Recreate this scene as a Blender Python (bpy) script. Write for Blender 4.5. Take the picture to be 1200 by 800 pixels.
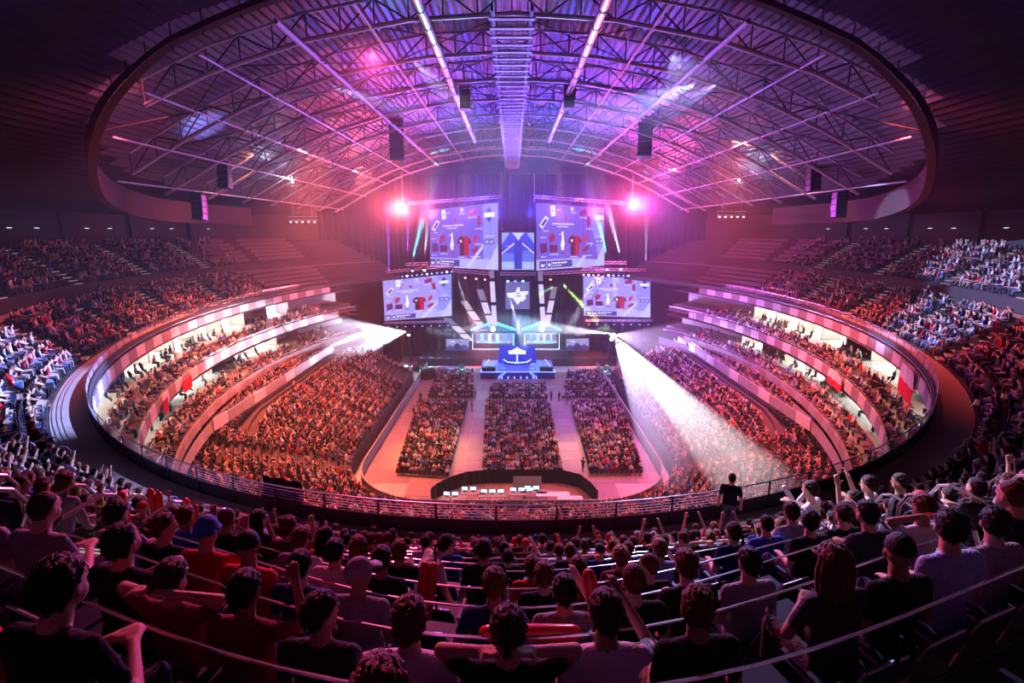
import bpy, bmesh, math, random
import numpy as np
from mathutils import Vector, Matrix, Euler
random.seed(7); RNG = np.random.default_rng(7)
for _o in list(bpy.data.objects): bpy.data.objects.remove(_o)
SC = bpy.context.scene; COL = SC.collection
PI = math.pi; R = math.radians

# ---------------------------------------------------------------- camera
EYE = Vector((0.0, 0.0, 24.0)); PITCH = R(12.2)
cd = bpy.data.cameras.new('camera'); cam = bpy.data.objects.new('camera', cd); COL.objects.link(cam)
cd.sensor_width = 36; cd.lens = 18; cd.clip_start = .05; cd.clip_end = 400
cam.location = EYE; cam.rotation_euler = (PI / 2 - PITCH, 0, 0); SC.camera = cam
def at(u, v, Y):
    """world point seen at pixel (u,v) of the 1200x800 photo, Y metres ahead"""
    X, D = u - 600., v - 400.; c, s = math.cos(PITCH), math.sin(PITCH)
    f = 600 * c - D * s; d = 600 * s + D * c; k = Y / f
    return Vector((X * k, Y, EYE.z - d * k))
# ---------------------------------------------------------------- world and exposure
w = bpy.data.worlds.new('world'); SC.world = w; w.use_nodes = True
w.node_tree.nodes['Background'].inputs[0].default_value = (.0, .0, .0, 1)
w.node_tree.nodes['Background'].inputs[1].default_value = 0
vs = SC.view_settings; vs.view_transform = 'Standard'; vs.look = 'None'; vs.exposure = 0.0; vs.gamma = 1; vs.use_curve_mapping = False
cy = SC.cycles; cy.use_denoising = True; cy.max_bounces = 4; cy.diffuse_bounces = 2; cy.glossy_bounces = 2; cy.transmission_bounces = 3
cy.volume_bounces = 0; cy.transparent_max_bounces = 8; cy.sample_clamp_indirect = 4; cy.sample_clamp_direct = 0
cy.use_adaptive_sampling = True; cy.adaptive_threshold = 0.03; cy.caustics_reflective = False; cy.caustics_refractive = False

# ---------------------------------------------------------------- lamps
def spot(name, loc, aim, color, watts, cone, blend=.35, size=.08, off=.9):
    l = bpy.data.lights.new(name, 'SPOT'); l.color = color; l.energy = watts; l.spot_size = R(cone); l.spot_blend = blend; l.shadow_soft_size = size
    o = bpy.data.objects.new(name, l); COL.objects.link(o); loc = Vector(loc) + (Vector(aim) - Vector(loc)).normalized() * off; o.location = loc
    o.rotation_euler = (Vector(aim) - Vector(loc)).to_track_quat('-Z', 'Y').to_euler(); return o
def point(name, loc, color, watts, size=.15):
    l = bpy.data.lights.new(name, 'POINT'); l.color = color; l.energy = watts; l.shadow_soft_size = size
    o = bpy.data.objects.new(name, l); COL.objects.link(o); o.location = loc; return o
def area(name, loc, aim, color, watts, sx, sy):
    l = bpy.data.lights.new(name, 'AREA'); l.shape = 'RECTANGLE'; l.size = sx; l.size_y = sy; l.color = color; l.energy = watts
    o = bpy.data.objects.new(name, l); COL.objects.link(o); o.location = loc
    o.rotation_euler = (Vector(aim) - Vector(loc)).to_track_quat('-Z', 'Y').to_euler(); return o
RED = (1, .05, .07); PINK = (1, .13, .4); MAG = (.8, .08, .8); PURP = (.36, .08, 1); BLUE = (.08, .06, 1); WBL = (.55, .6, 1); WHITE = (.88, .84, 1); CYAN = (.05, .75, .85); GREEN = (.35, 1, .25); AMB = (1, .42, .16)
FLARE_L, FLARE_R = at(471, 244, 84), at(742, 240, 84)
BEAM_L, BEAM_R = at(478, 388, 90), at(718, 391, 88)
# the two red floods hanging beside the upper screens
for _p, _c in ((FLARE_L, RED), (FLARE_R, RED)):
    s_ = -1 if _p.x < 0 else 1
    point('red_flood_lamp', _p + Vector((0, -1.3, 0)), (1, .08, .09) if s_ < 0 else (1, .06, .24), 11000, .3)
    spot('red_flood_lamp', _p + Vector((0, -.6, 0)), (_p.x + s_ * 22, 60, 24), (1, .04, .1) if s_ < 0 else (.6, .05, .8), 8000, 100, .9, .3)
# blue and purple wash in front of the stage and up into the roof
for x, c, wt in ((-15, PINK, 15000), (-8, PURP, 18000), (-3, BLUE, 26000), (3, BLUE, 30000), (8, PURP, 24000), (15, MAG, 17000)):
    spot('roof_wash_lamp', (x * .8, 84, 26), (x * 1.5, 48, 38), c, wt, 80, .8, .3)
for x, c, wt in ((-12, BLUE, 7000), (-5, BLUE, 9000), (5, BLUE, 9000), (12, PURP, 12000)):
    spot('backdrop_wash_lamp', (x, 84, 33), (x, 96, 6), c, wt, 70, .6, .2)
# added overhead fill washing the stands, not tied to any fixture
for x, y, ax, ay, az, c, wt in ((-20, 54, -21, 46, 4, (1, .15, .08), 62000), (-20, 72, -21, 64, 4, (1, .2, .22), 16000), (20, 50, 21, 44, 4, (1, .11, .07), 38000), (20, 70, 21, 62, 4, (.55, .15, 1), 30000),
                                (0, 40, 0, 33, 5, (1, .22, .25), 8000), (-26, 52, -37, 50, 18, (1, .3, .22), 6500), (26, 52, 37, 50, 18, (1, .36, .28), 6500),
                                (-22, 34, -33, 24, 18, (1, .12, .2), 3500), (24, 34, 33, 24, 18, (1, .09, .09), 7500)):
    area('stand_fill_light', (x, y, 32), (ax, ay, az), c, wt * .26, 2.5, 2.5).data.spread = R(85)
# moving heads: white shafts through the haze: position, aim, colour, watts, cone, added haze length, added haze density
BEAMS = [(BEAM_L, at(390, 403, 73), (.72, .72, 1), 230000, 28, 24, .025), (BEAM_R, at(870, 425, 68), (.7, .5, 1), 70000, 38, 28, .008),
         (BEAM_R, at(887, 574, 32), (.75, .95, 1), 1400000, 5.5, 57, .03), (BEAM_R, at(790, 560, 36), (.6, .55, 1), 800000, 5, 51, .026), (BEAM_R, at(836, 560, 34), (.7, .7, 1), 350000, 4, 50, .02), (BEAM_R, at(560, 376, 86), WHITE, 160000, 13, 17, .03),
         (at(515, 387, 88), at(570, 384, 87), WHITE, 20000, 12, 7, .03)]
for u, v, tu, tv, c, wt, cn, ln in ((593, 336, 616, 410, WHITE, 60000, 7, 11.5), (655, 328, 702, 378, (.5, 1, .12), 60000, 8, 10), (655, 332, 632, 345, (.3, .9, .3), 12000, 12, 4), (502, 314, 522, 348, WHITE, 12000, 7, 6), (534, 322, 560, 392, (.9, .8, 1), 24000, 9, 11),
                         (700, 318, 664, 392, (.9, .8, 1), 24000, 9, 11), (474, 316, 463, 350, WHITE, 12000, 8, 6), (718, 316, 722, 350, WHITE, 10000, 10, 6), (560, 398, 500, 386, (.6, .8, 1), 16000, 8, 9), (655, 398, 712, 384, (.6, .8, 1), 16000, 8, 9),
                         (483, 305, 494, 262, CYAN, 60000, 10, 7), (497, 304, 501, 266, WHITE, 30000, 8, 6), (712, 302, 701, 258, CYAN, 60000, 9, 7), (728, 303, 714, 250, WBL, 60000, 9, 9), (456, 322, 454, 246, PURP, 50000, 6, 12), (757, 318, 757, 240, WBL, 30000, 6, 12), (478, 300, 478, 236, PURP, 40000, 7, 10)):
    BEAMS.append((at(u, v, 86), at(tu, tv, 86.6), c, wt * 4, cn, ln, .035))
for b_ in BEAMS: spot('moving_head_and_fill', b_[0], b_[1], b_[2], b_[3], b_[4], .3, .05, .5)
# white-blue patches on the upper tiers, from added spots set under the roof
spot('moving_head_and_fill', (12, 34, 33), (-25, 22, 18.5), (.3, .38, 1), 420000, 24, .5)
spot('moving_head_and_fill', (13, 34, 33), (-12.5, 12, 18.5), (.42, .38, 1), 110000, 17, .6)
spot('moving_head_and_fill', (-12, 34.5, 33), (29, 36, 20), (.36, .44, 1), 260000, 15, .4)
spot('moving_head_and_fill', (-12, 35, 33), (42, 45, 22), (.36, .44, 1), 260000, 9, .4)
# added cool and red fill over the shoulders of the near seats
spot('moving_head_and_fill', (9, 32, 34), (6, 7, 19), (.5, .45, 1), 36000, 30, .7)
spot('moving_head_and_fill', (-8, 32, 34), (-1, 6, 19), (1, .1, .3), 40000, 48, .7)
# aisle floor, amber
spot('floor_wash_lamp', (-5, 62, 33), (-8.5, 53, 0), (1, .5, .16), 100000, 22, .9, .3)
spot('floor_wash_lamp', (5, 62, 33), (8.5, 53, 0), (1, .5, .16), 100000, 22, .9, .3)
spot('floor_wash_lamp', (0, 80, 32), (0, 62, 0), (.45, .2, 1), 30000, 50, .8, .3)
spot('roof_accent_lamp', (-4, 44, 30), (-4, 31, 38), (.05, .6, .7), 2500, 60, .8, .2)
spot('roof_accent_lamp', (4, 44, 30), (2, 31, 38), (.1, .8, .3), 1500, 50, .8, .2)
spot('roof_accent_lamp', (-22, 46, 27), (-25, 42, 34), (.3, .3, 1), 5000, 45, .7, .2)
point('stage_haze_fill', (0, 84.5, 9.5), (.2, .25, 1), 2200, .3)  # added point fills colouring the stage haze
point('stage_haze_fill', (18, 80, 11), (.5, .2, 1), 5000, .3)
point('stage_haze_fill', (-5.2, 89.5, 7.4), (.1, .6, 1), 1600, .2)
point('stage_haze_fill', (5.2, 89.5, 7.4), (.1, .6, 1), 1600, .2)
point('stage_haze_fill', (0, 85, 4.5), (.08, .1, 1), 1800, .2)
spot('moving_head_and_fill', (-6, 33, 34), (5.2, 7, 19.6), (.75, .7, 1), 90000, 9, .5)
spot('moving_head_and_fill', (0, 34, 34), at(146, 592, 6.3), (.5, 1, .2), 16000, 3.2, .5)

# ---------------------------------------------------------------- materials
def mat(name, col=(.5, .5, .5), rough=.7, metal=0, emit=None, strength=0, noise=None, spec=.3):
    m = bpy.data.materials.new(name); m.use_nodes = True; nt = m.node_tree; b = nt.nodes['Principled BSDF']
    b.inputs['Base Color'].default_value = (*col, 1); b.inputs['Roughness'].default_value = rough; b.inputs['Metallic'].default_value = metal
    b.inputs['Specular IOR Level'].default_value = spec
    if emit: b.inputs['Emission Color'].default_value = (*emit, 1); b.inputs['Emission Strength'].default_value = strength
    if noise:
        sc, amt = noise; t = nt.nodes.new('ShaderNodeTexNoise'); t.inputs['Scale'].default_value = sc; t.inputs['Detail'].default_value = 3
        g = nt.nodes.new('ShaderNodeNewGeometry'); nt.links.new(g.outputs['Position'], t.inputs['Vector'])
        mx = nt.nodes.new('ShaderNodeMix'); mx.data_type = 'RGBA'
        mx.inputs[6].default_value = (*[c * (1 - amt) for c in col], 1); mx.inputs[7].default_value = (*[min(1, c * (1 + amt)) for c in col], 1)
        nt.links.new(t.outputs[0], mx.inputs[0]); nt.links.new(mx.outputs[2], b.inputs['Base Color'])
    return m
def emit_mat(name, col, s):
    m = bpy.data.materials.new(name); m.use_nodes = True; nt = m.node_tree; nt.nodes.clear()
    e = nt.nodes.new('ShaderNodeEmission'); e.inputs[0].default_value = (*col, 1); e.inputs[1].default_value = s
    o = nt.nodes.new('ShaderNodeOutputMaterial'); nt.links.new(e.outputs[0], o.inputs[0]); return m
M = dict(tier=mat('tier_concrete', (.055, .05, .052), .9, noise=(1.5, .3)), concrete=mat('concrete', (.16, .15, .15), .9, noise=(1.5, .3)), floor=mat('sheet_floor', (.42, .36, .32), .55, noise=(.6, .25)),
         fascia_w=mat('white_panel', (.62, .6, .58), .5), fascia_d=mat('brown_panel', (.27, .21, .2), .6), grey=mat('grey_concrete', (.3, .29, .3), .8, noise=(2, .2)),
         black=mat('black_cloth_and_shade', (.012, .012, .014), .9), steel=mat('roof_steel', (.75, .73, .77), .45, .1), dark_steel=mat('dark_steel', (.05, .05, .055), .5, .3),
         deck=mat('corrugated_deck', (.11, .1, .13), .45, .2, noise=(.4, .25)), chrome=mat('polished_rail', (.7, .7, .72), .25, .9), ring=mat('ring_mesh', (.09, .045, .04), .8),
         room=mat('suite_wall', (.8, .78, .7), .8), seat=mat('seat_plastic', (.03, .035, .06), .45), seat_edge=mat('seat_tube', (.4, .4, .45), .35, .7),
         duct=mat('duct_metal', (.6, .6, .62), .35, .6), wall=mat('dark_wall', (.06, .055, .06), .9), glass=mat('black_plastic', (.02, .02, .02), .3),
         white=mat('white_paint', (.8, .8, .8), .5), red=mat('red_vinyl', (.75, .02, .03), .25, spec=.6), blue=mat('blue_fabric', (.03, .07, .5), .7), wood=mat('stair_tread', (.45, .36, .3), .8))
M['lamp'] = emit_mat('tube_lamp', (.8, .85, 1), 1.3); M['suite_lamp'] = emit_mat('suite_lamp', (.95, 1, .82), 9); M['hot'] = emit_mat('hot_lens', (1, .85, .85), 60)
M['cyan_lens'] = emit_mat('cyan_lens', (.2, .95, 1), 8); M['white_lens'] = emit_mat('white_lens', (.95, .95, 1), 14); M['blue_led'] = emit_mat('blue_led', (.1, .16, 1), 7); M['ice_led'] = emit_mat('ice_led', (.55, .85, 1), 2.2)
M['red_lens'] = emit_mat('red_lens', (1, .3, .2), 10)
# ---------------------------------------------------------------- mesh helpers
class MB:
    def __init__(s): s.v = []; s.f = []; s.m = []
    def add(s, vs, fs, mi=0):
        n = len(s.v); s.v.extend([tuple(p) for p in vs]); s.f.extend([tuple(i + n for i in f) for f in fs]); s.m.extend([mi] * len(fs)); return s
    def box(s, c, d, rz=0, mi=0, rx=0, ry=0):
        hx, hy, hz = d[0] / 2, d[1] / 2, d[2] / 2; q = Euler((rx, ry, rz)).to_matrix(); c = Vector(c)
        vs = [q @ Vector((x, y, z)) + c for x in (-hx, hx) for y in (-hy, hy) for z in (-hz, hz)]
        return s.add(vs, [(0, 1, 3, 2), (4, 6, 7, 5), (0, 4, 5, 1), (2, 3, 7, 6), (0, 2, 6, 4), (1, 5, 7, 3)], mi)
    def tube(s, pts, r, n=6, mi=0, cap=True):
        pts = [Vector(p) for p in pts]; rr = r if isinstance(r, (list, tuple)) else [r] * len(pts); vs = []
        for i, p in enumerate(pts):
            t = (pts[min(i + 1, len(pts) - 1)] - pts[max(i - 1, 0)]).normalized()
            a = t.cross(Vector((0, 0, 1))); a = a.normalized() if a.length > .05 else t.cross(Vector((0, 1, 0))).normalized(); b = t.cross(a)
            vs += [p + rr[i] * (math.cos(2 * PI * k / n) * a + math.sin(2 * PI * k / n) * b) for k in range(n)]
        fs = [(i * n + k, i * n + (k + 1) % n, (i + 1) * n + (k + 1) % n, (i + 1) * n + k) for i in range(len(pts) - 1) for k in range(n)]
        if cap: fs += [tuple(range(n))[::-1], tuple((len(pts) - 1) * n + k for k in range(n))]
        return s.add(vs, fs, mi)
    def bar(s, a, b, w, mi=0): return s.tube([a, b], w * .7, 4, mi)
    def quad(s, a, b, c, d, mi=0): return s.add([a, b, c, d], [(0, 1, 2, 3)], mi)
    def slab(s, poly, n, t, mi=0):
        n = Vector(n).normalized() * t; k = len(poly); vs = [Vector(p) for p in poly] + [Vector(p) + n for p in poly]
        return s.add(vs, [tuple(range(k))[::-1], tuple(range(k, 2 * k))] + [(i, (i + 1) % k, k + (i + 1) % k, k + i) for i in range(k)], mi)
    def build(s, name, mats, parent=None, loc=None, smooth=False):
        me = bpy.data.meshes.new(name); vs = s.v
        if loc is not None: L = Vector(loc); vs = [Vector(p) - L for p in vs]
        me.from_pydata([tuple(p) for p in vs], [], s.f)
        for m in (mats if isinstance(mats, (list, tuple)) else [mats]): me.materials.append(m)
        if any(s.m): me.polygons.foreach_set('material_index', s.m)
        if smooth: me.polygons.foreach_set('use_smooth', [True] * len(me.polygons))
        o = bpy.data.objects.new(name, me); COL.objects.link(o)
        if loc is not None: o.location = loc
        if parent is not None: o.parent = parent
        return o
def tag(o, label=None, cat=None, group=None, kind=None):
    for k, v in (('label', label), ('category', cat), ('group', group), ('kind', kind)):
        if v: o[k] = v
    return o
def empty(name, loc=(0, 0, 0), rz=0, **kw):
    o = bpy.data.objects.new(name, None); COL.objects.link(o); o.location = loc; o.rotation_euler.z = rz; o.empty_display_size = .2; return tag(o, **kw)
def inst(name, me, loc=(0, 0, 0), rot=(0, 0, 0), parent=None, scale=None):
    o = bpy.data.objects.new(name, me); COL.objects.link(o); o.location = loc; o.rotation_euler = rot
    if parent is not None: o.parent = parent
    if scale: o.scale = scale
    return o
# ---------------------------------------------------------------- plan curves
CY = 55.
def ell(o, ph):
    """bowl curve, o metres behind the front edge of the upper tier; ph = 0 is the camera end"""
    ph = np.asarray(ph, float); x = (30 + o) * np.sin(ph); y = CY - (42.7 + o) * np.cos(ph)
    w_ = min(1, max(0, (o - 3) / 6)); y = y + np.where(np.cos(ph) > 0, w_ * 1.15 * (1 - np.exp(-(x / 3) ** 2)), w_ * 1.15)
    return x, y
def sweep(prof, phs, name, m, closed=False, mi=None):
    g = [[(*[float(q) for q in ell(o, p)], z) for (o, z) in prof] for p in phs]; k = len(prof); vs = [p for row in g for p in row]; b = MB()
    fs = [(i * k + j, (i + 1) * k + j, (i + 1) * k + j + 1, i * k + j + 1) for i in range(len(phs) - 1) for j in range(k - 1)]
    b.add(vs, fs)
    if closed: b.add([], [])
    return b.build(name, m)
def resample(x, y, step, jitter=0):
    d = np.hypot(np.diff(x), np.diff(y)); s = np.concatenate([[0], np.cumsum(d)]); n = int(s[-1] / step); t = (np.arange(n) + .5) * step
    px, py = np.interp(t, s, x), np.interp(t, s, y); tx = np.interp(t + .1, s, x) - np.interp(t - .1, s, x); ty = np.interp(t + .1, s, y) - np.interp(t - .1, s, y)
    return px, py, np.arctan2(ty, tx), t
def inner(off, ys=(40.5, 88)):
    """board line of the floor, off metres outside it: left side, near end, right side"""
    r = 8 + off; a = np.linspace(0, PI / 2, 14)
    xl = -7 - r * np.cos(a); yl = 48.5 - r * np.sin(a)
    x = np.concatenate([[-15 - off], xl, -xl[::-1], [15 + off]]); y = np.concatenate([[ys[1]], yl, yl[::-1], [ys[1]]])
    return x, y
PH = np.linspace(-2.45, 2.45, 161); PHS = np.linspace(-2.17, 2.17, 141)
ROWZ = [16.15 + .5 * k for k in range(5)] + [19.65 + .5 * (k - 5) for k in range(5, 11)]
S_ = .86   # size of people and seats against the hall
ROWO = [1.5 + .85 * k for k in range(5)] + [7.2 + .85 * (k - 5) for k in range(5, 11)]   # front edge of each row's tread
XWZ = 18.65
# ---------------------------------------------------------------- setting
def struct(o): o['kind'] = 'structure'; return o
b = MB(); b.box((0, 60, -.25), (110, 130, .5)); struct(b.build('floor', M['floor']))
prof = [(0.0, 15.9), (0, 16.1), (1.5, 16.1)]
for k in range(5): prof += [(ROWO[k], ROWZ[k]), (ROWO[k] + .85, ROWZ[k])]
prof += [(5.75, XWZ), (7.2, XWZ)]
for k in range(5, 11): prof += [(ROWO[k], ROWZ[k]), (ROWO[k] + .85, ROWZ[k])]
prof += [(12.3, 22.3), (14.4, 22.3)]
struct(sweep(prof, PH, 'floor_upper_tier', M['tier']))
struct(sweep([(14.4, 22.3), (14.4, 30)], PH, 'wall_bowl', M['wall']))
struct(sweep([(0, 15.0), (0, 15.05), (4.3, 15.0), (5, 15.0)], PHS, 'ceiling_suite', M['grey']))
struct(sweep([(-1.3, 12.1), (-.4, 12.1), (-.4, 12.5), (.5, 12.5), (.5, 12.9), (3.5, 12.9), (4.3, 12.9)], PHS, 'floor_suite', M['concrete'])); struct(sweep([(4.3, 12.9), (4.3, 15.05)], PHS, 'wall_suite', M['room']))
struct(sweep([(-1.3, 11.4), (3.3, 11.5)], PHS, 'ceiling_lower_suite', M['grey']))
struct(sweep([(-2.4, 8.8), (-1.6, 8.8), (-1.6, 9.2), (-.7, 9.2), (-.7, 9.6), (2.5, 9.6), (3.0, 9.6)], PHS, 'floor_lower_suite', M['concrete'])); struct(sweep([(3.0, 9.6), (3.0, 11.5)], PHS, 'wall_lower_suite', M['room']))
struct(sweep([(-2.5, 8.0), (-2.5, 6.9)], PHS, 'wall_concourse', M['grey']))
# lower tier: rows parallel to the boards
LROW = 18
b = MB(); prev = None
def lrow(j): return 1.0 + .7 * j, 1.9 + .38 * j
def lz(j, y):
    w_ = np.clip((np.asarray(y, float) - 38) / 12, 0, 1); w_ = w_ * w_ * (3 - 2 * w_); return (.7 + .26 * j) * (1 - w_) + (1.9 + .38 * j) * w_
pts = [];
for j in range(LROW + 1):
    o0, z0 = lrow(j) if j < LROW else (1.0 + .7 * LROW, lrow(LROW - 1)[1])
    zprev = lrow(j - 1)[1] if j else 0
    pts += [(o0, j - 1), (o0, j)] if j < LROW else [(o0 + 12, j - 1)]
g = [np.stack(inner(o, (40.5, 80)), 1) for o, z in pts]; k = len(pts); n = len(g[0])
vs = [(float(g[j][i][0]), float(g[j][i][1]), float(lz(pts[j][1], g[j][i][1])) if pts[j][1] >= 0 else 0.) for i in range(n) for j in range(k)]
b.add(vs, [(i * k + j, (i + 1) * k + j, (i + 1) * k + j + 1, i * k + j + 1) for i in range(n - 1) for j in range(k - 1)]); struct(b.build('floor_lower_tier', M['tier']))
# boards
b = MB(); x, y = inner(0); x2, y2 = inner(.12); n = len(x)
vs = [(x[i], y[i], 0) for i in range(n)] + [(x[i], y[i], 1.25) for i in range(n)] + [(x2[i], y2[i], 1.25) for i in range(n)] + [(x2[i], y2[i], 0) for i in range(n)]
b.add(vs, [(q * n + i, q * n + i + 1, (q + 1) * n + i + 1, (q + 1) * n + i) for q in range(3) for i in range(n - 1)]); struct(b.build('trim_boards', M['grey']))
# roof
RX = [0, 6, 12, 18, 23, 28, 32, 37, 42, 50]; RZ = [14, 13.65, 12.6, 10.8, 8.6, 5.8, 3.8, 2.6, 2.0, 1.2]
def rz(x): return 24 + float(np.interp(abs(x), RX, RZ))
b = MB(); xs = np.arange(-48, 48.01, .25); vs = []
for i, x_ in enumerate(xs):
    z_ = rz(x_) + (.09 if i % 2 else 0); vs += [(x_, -8, z_), (x_, 112, z_)]
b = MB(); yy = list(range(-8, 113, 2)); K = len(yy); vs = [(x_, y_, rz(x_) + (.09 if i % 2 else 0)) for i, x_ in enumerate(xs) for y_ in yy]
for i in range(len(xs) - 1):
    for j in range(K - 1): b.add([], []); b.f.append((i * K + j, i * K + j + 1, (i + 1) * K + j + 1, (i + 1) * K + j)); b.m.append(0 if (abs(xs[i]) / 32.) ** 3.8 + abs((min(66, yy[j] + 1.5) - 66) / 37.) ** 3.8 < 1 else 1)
b.v = vs; struct(b.build('ceiling', [M['deck'], M['black']]))  # black outside the ring is shade put into the colour
struct(MB().box((0, 110, 18), (100, .4, 40)).build('wall_back', M['wall']))
# haze
def haze_mat(dens, g=.35):
    m = bpy.data.materials.new('haze'); m.use_nodes = True; nt = m.node_tree; nt.nodes.clear(); v = nt.nodes.new('ShaderNodeVolumeScatter')
    v.inputs['Density'].default_value = dens; v.inputs['Anisotropy'].default_value = g; v.inputs[0].default_value = (1, 1, 1, 1)
    o = nt.nodes.new('ShaderNodeOutputMaterial'); nt.links.new(v.outputs[0], o.inputs['Volume']); return m
def haze(x0, x1, y0, y1, z0, z1, dens, label):
    return tag(MB().box(((x0 + x1) / 2, (y0 + y1) / 2, (z0 + z1) / 2), (x1 - x0, y1 - y0, z1 - z0)).build('haze', haze_mat(dens)), label, 'haze', kind='stuff')
haze(-44, 44, 20, 91.5, .3, 34.9, .0016, 'thin haze hanging in the air of the whole arena'); haze(-13, 13, 84, 91.3, 1.6, 10, .007, 'added thicker haze for the glow around the player booths on the stage')  # second box is added to strengthen the glow at the booths
for p, ds in ((FLARE_L, 'west'), (FLARE_R, 'east')):
    for r_, dn in ((17, .003), (10, .005), (5.5, .008), (2.8, .03)):  # nested shells of denser haze added to shape each halo
        q = MB(); c_ = p + Vector((0, -1.3, 0)); n = 24; vs = []
        for i in range(1, 14):
            a = PI * i / 14; vs += [c_ + r_ * Vector((math.sin(a) * math.cos(2 * PI * k / n), .75 * math.sin(a) * math.sin(2 * PI * k / n), math.cos(a) * .75)) for k in range(n)]
        vs += [c_ + Vector((0, 0, r_ * .75)), c_ - Vector((0, 0, r_ * .75))]; T = len(vs) - 2
        q.add(vs, [(i * n + k, (i + 1) * n + k, (i + 1) * n + (k + 1) % n, i * n + (k + 1) % n) for i in range(12) for k in range(n)] + [(T, k, (k + 1) % n) for k in range(n)] + [(T + 1, 12 * n + (k + 1) % n, 12 * n + k) for k in range(n)])
        tag(q.build('haze', haze_mat(dn)), f'added haze puff forming the red halo of the {ds} flood lamp, { {17: "outermost", 10: "second", 5.5: "third", 2.8: "innermost"}[r_]} shell', 'haze', kind='stuff')
for i, (p, q_, c, wt, cn, ln, dn) in enumerate(BEAMS):  # denser haze added inside each beam so its shaft stands out
    d = (q_ - p).normalized(); t_ = math.tan(R(cn / 2 * 1.02)); s0 = 9 if ln > 40 else .45; st = p + d * s0; tag(MB().tube([st, p + d * max(s0 + 1, ln * .5), p + d * ln], [s0 * t_, max(s0 + 1, ln * .5) * t_, ln * t_], 20).build('haze', haze_mat(dn)), f'added cone of denser haze along the {["first", "second", "third", "fourth", "fifth", "sixth", "seventh", "eighth", "ninth", "tenth", "eleventh", "twelfth", "thirteenth", "fourteenth", "fifteenth", "sixteenth", "seventeenth", "eighteenth", "nineteenth", "twentieth", "last"][min(i, 20)]} moving head beam' + (' of the pair at the end' if i > 19 else ''), 'haze', kind='stuff')
# ---------------------------------------------------------------- people
def obj_color_mat(name, rough=.8, rnd=None, mul=1.0):
    m = bpy.data.materials.new(name); m.use_nodes = True; nt = m.node_tree; bs = nt.nodes['Principled BSDF']; bs.inputs['Roughness'].default_value = rough; bs.inputs['Specular IOR Level'].default_value = .2
    oi = nt.nodes.new('ShaderNodeObjectInfo')
    if rnd is None: nt.links.new(oi.outputs['Color'], bs.inputs['Base Color'])
    else:
        rp = nt.nodes.new('ShaderNodeValToRGB'); rp.color_ramp.interpolation = 'CONSTANT'; el = rp.color_ramp.elements
        while len(el) < len(rnd): el.new(.5)
        for i, c in enumerate(rnd): el[i].position = i / len(rnd); el[i].color = (*c, 1)
        nt.links.new(oi.outputs['Random'], rp.inputs[0]); nt.links.new(rp.outputs[0], bs.inputs['Base Color'])
    return m
SKINS = [(.62, .38, .27), (.55, .33, .23), (.68, .44, .33), (.36, .2, .13)]
PANTS = [(.03, .035, .06), (.05, .07, .14), (.02, .02, .02), (.12, .15, .22), (.3, .25, .18), (.06, .06, .06)]
MP = dict(skin=obj_color_mat('skin', .55, SKINS), shirt=obj_color_mat('shirt_cloth', .85), pants=obj_color_mat('trouser_cloth', .85, PANTS), shoe=mat('shoe', (.15, .15, .16), .6), eye=mat('eye', (.03, .02, .02), .2), lip=mat('lip', (.42, .15, .13), .5), hair=obj_color_mat('hair', .6))
BODY_MATS = [MP['skin'], MP['shirt'], MP['pants'], MP['shoe'], MP['eye'], MP['lip']]
def sph(mb, c, r, n=8, m=6, rot=None, mi=0):
    c = Vector(c); r = (r, r, r) if not isinstance(r, (tuple, list)) else r; q = rot or Matrix.Identity(3); vs = []
    for i in range(1, m):
        a = PI * i / m
        for k in range(n): t = 2 * PI * k / n; vs.append(c + q @ Vector((r[0] * math.sin(a) * math.cos(t), r[1] * math.sin(a) * math.sin(t), r[2] * math.cos(a))))
    vs += [c + q @ Vector((0, 0, r[2])), c + q @ Vector((0, 0, -r[2]))]; T, B_ = len(vs) - 2, len(vs) - 1
    fs = [(i * n + k, i * n + (k + 1) % n, (i + 1) * n + (k + 1) % n, (i + 1) * n + k)[::-1] for i in range(m - 2) for k in range(n)]
    fs += [(T, k, (k + 1) % n) for k in range(n)] + [(B_, (m - 2) * n + (k + 1) % n, (m - 2) * n + k) for k in range(n)]
    mb.add(vs, fs, mi)
def apply_mods(o):
    dg = bpy.context.evaluated_depsgraph_get(); me = bpy.data.meshes.new_from_object(o.evaluated_get(dg)); bpy.data.objects.remove(o); return me
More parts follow.
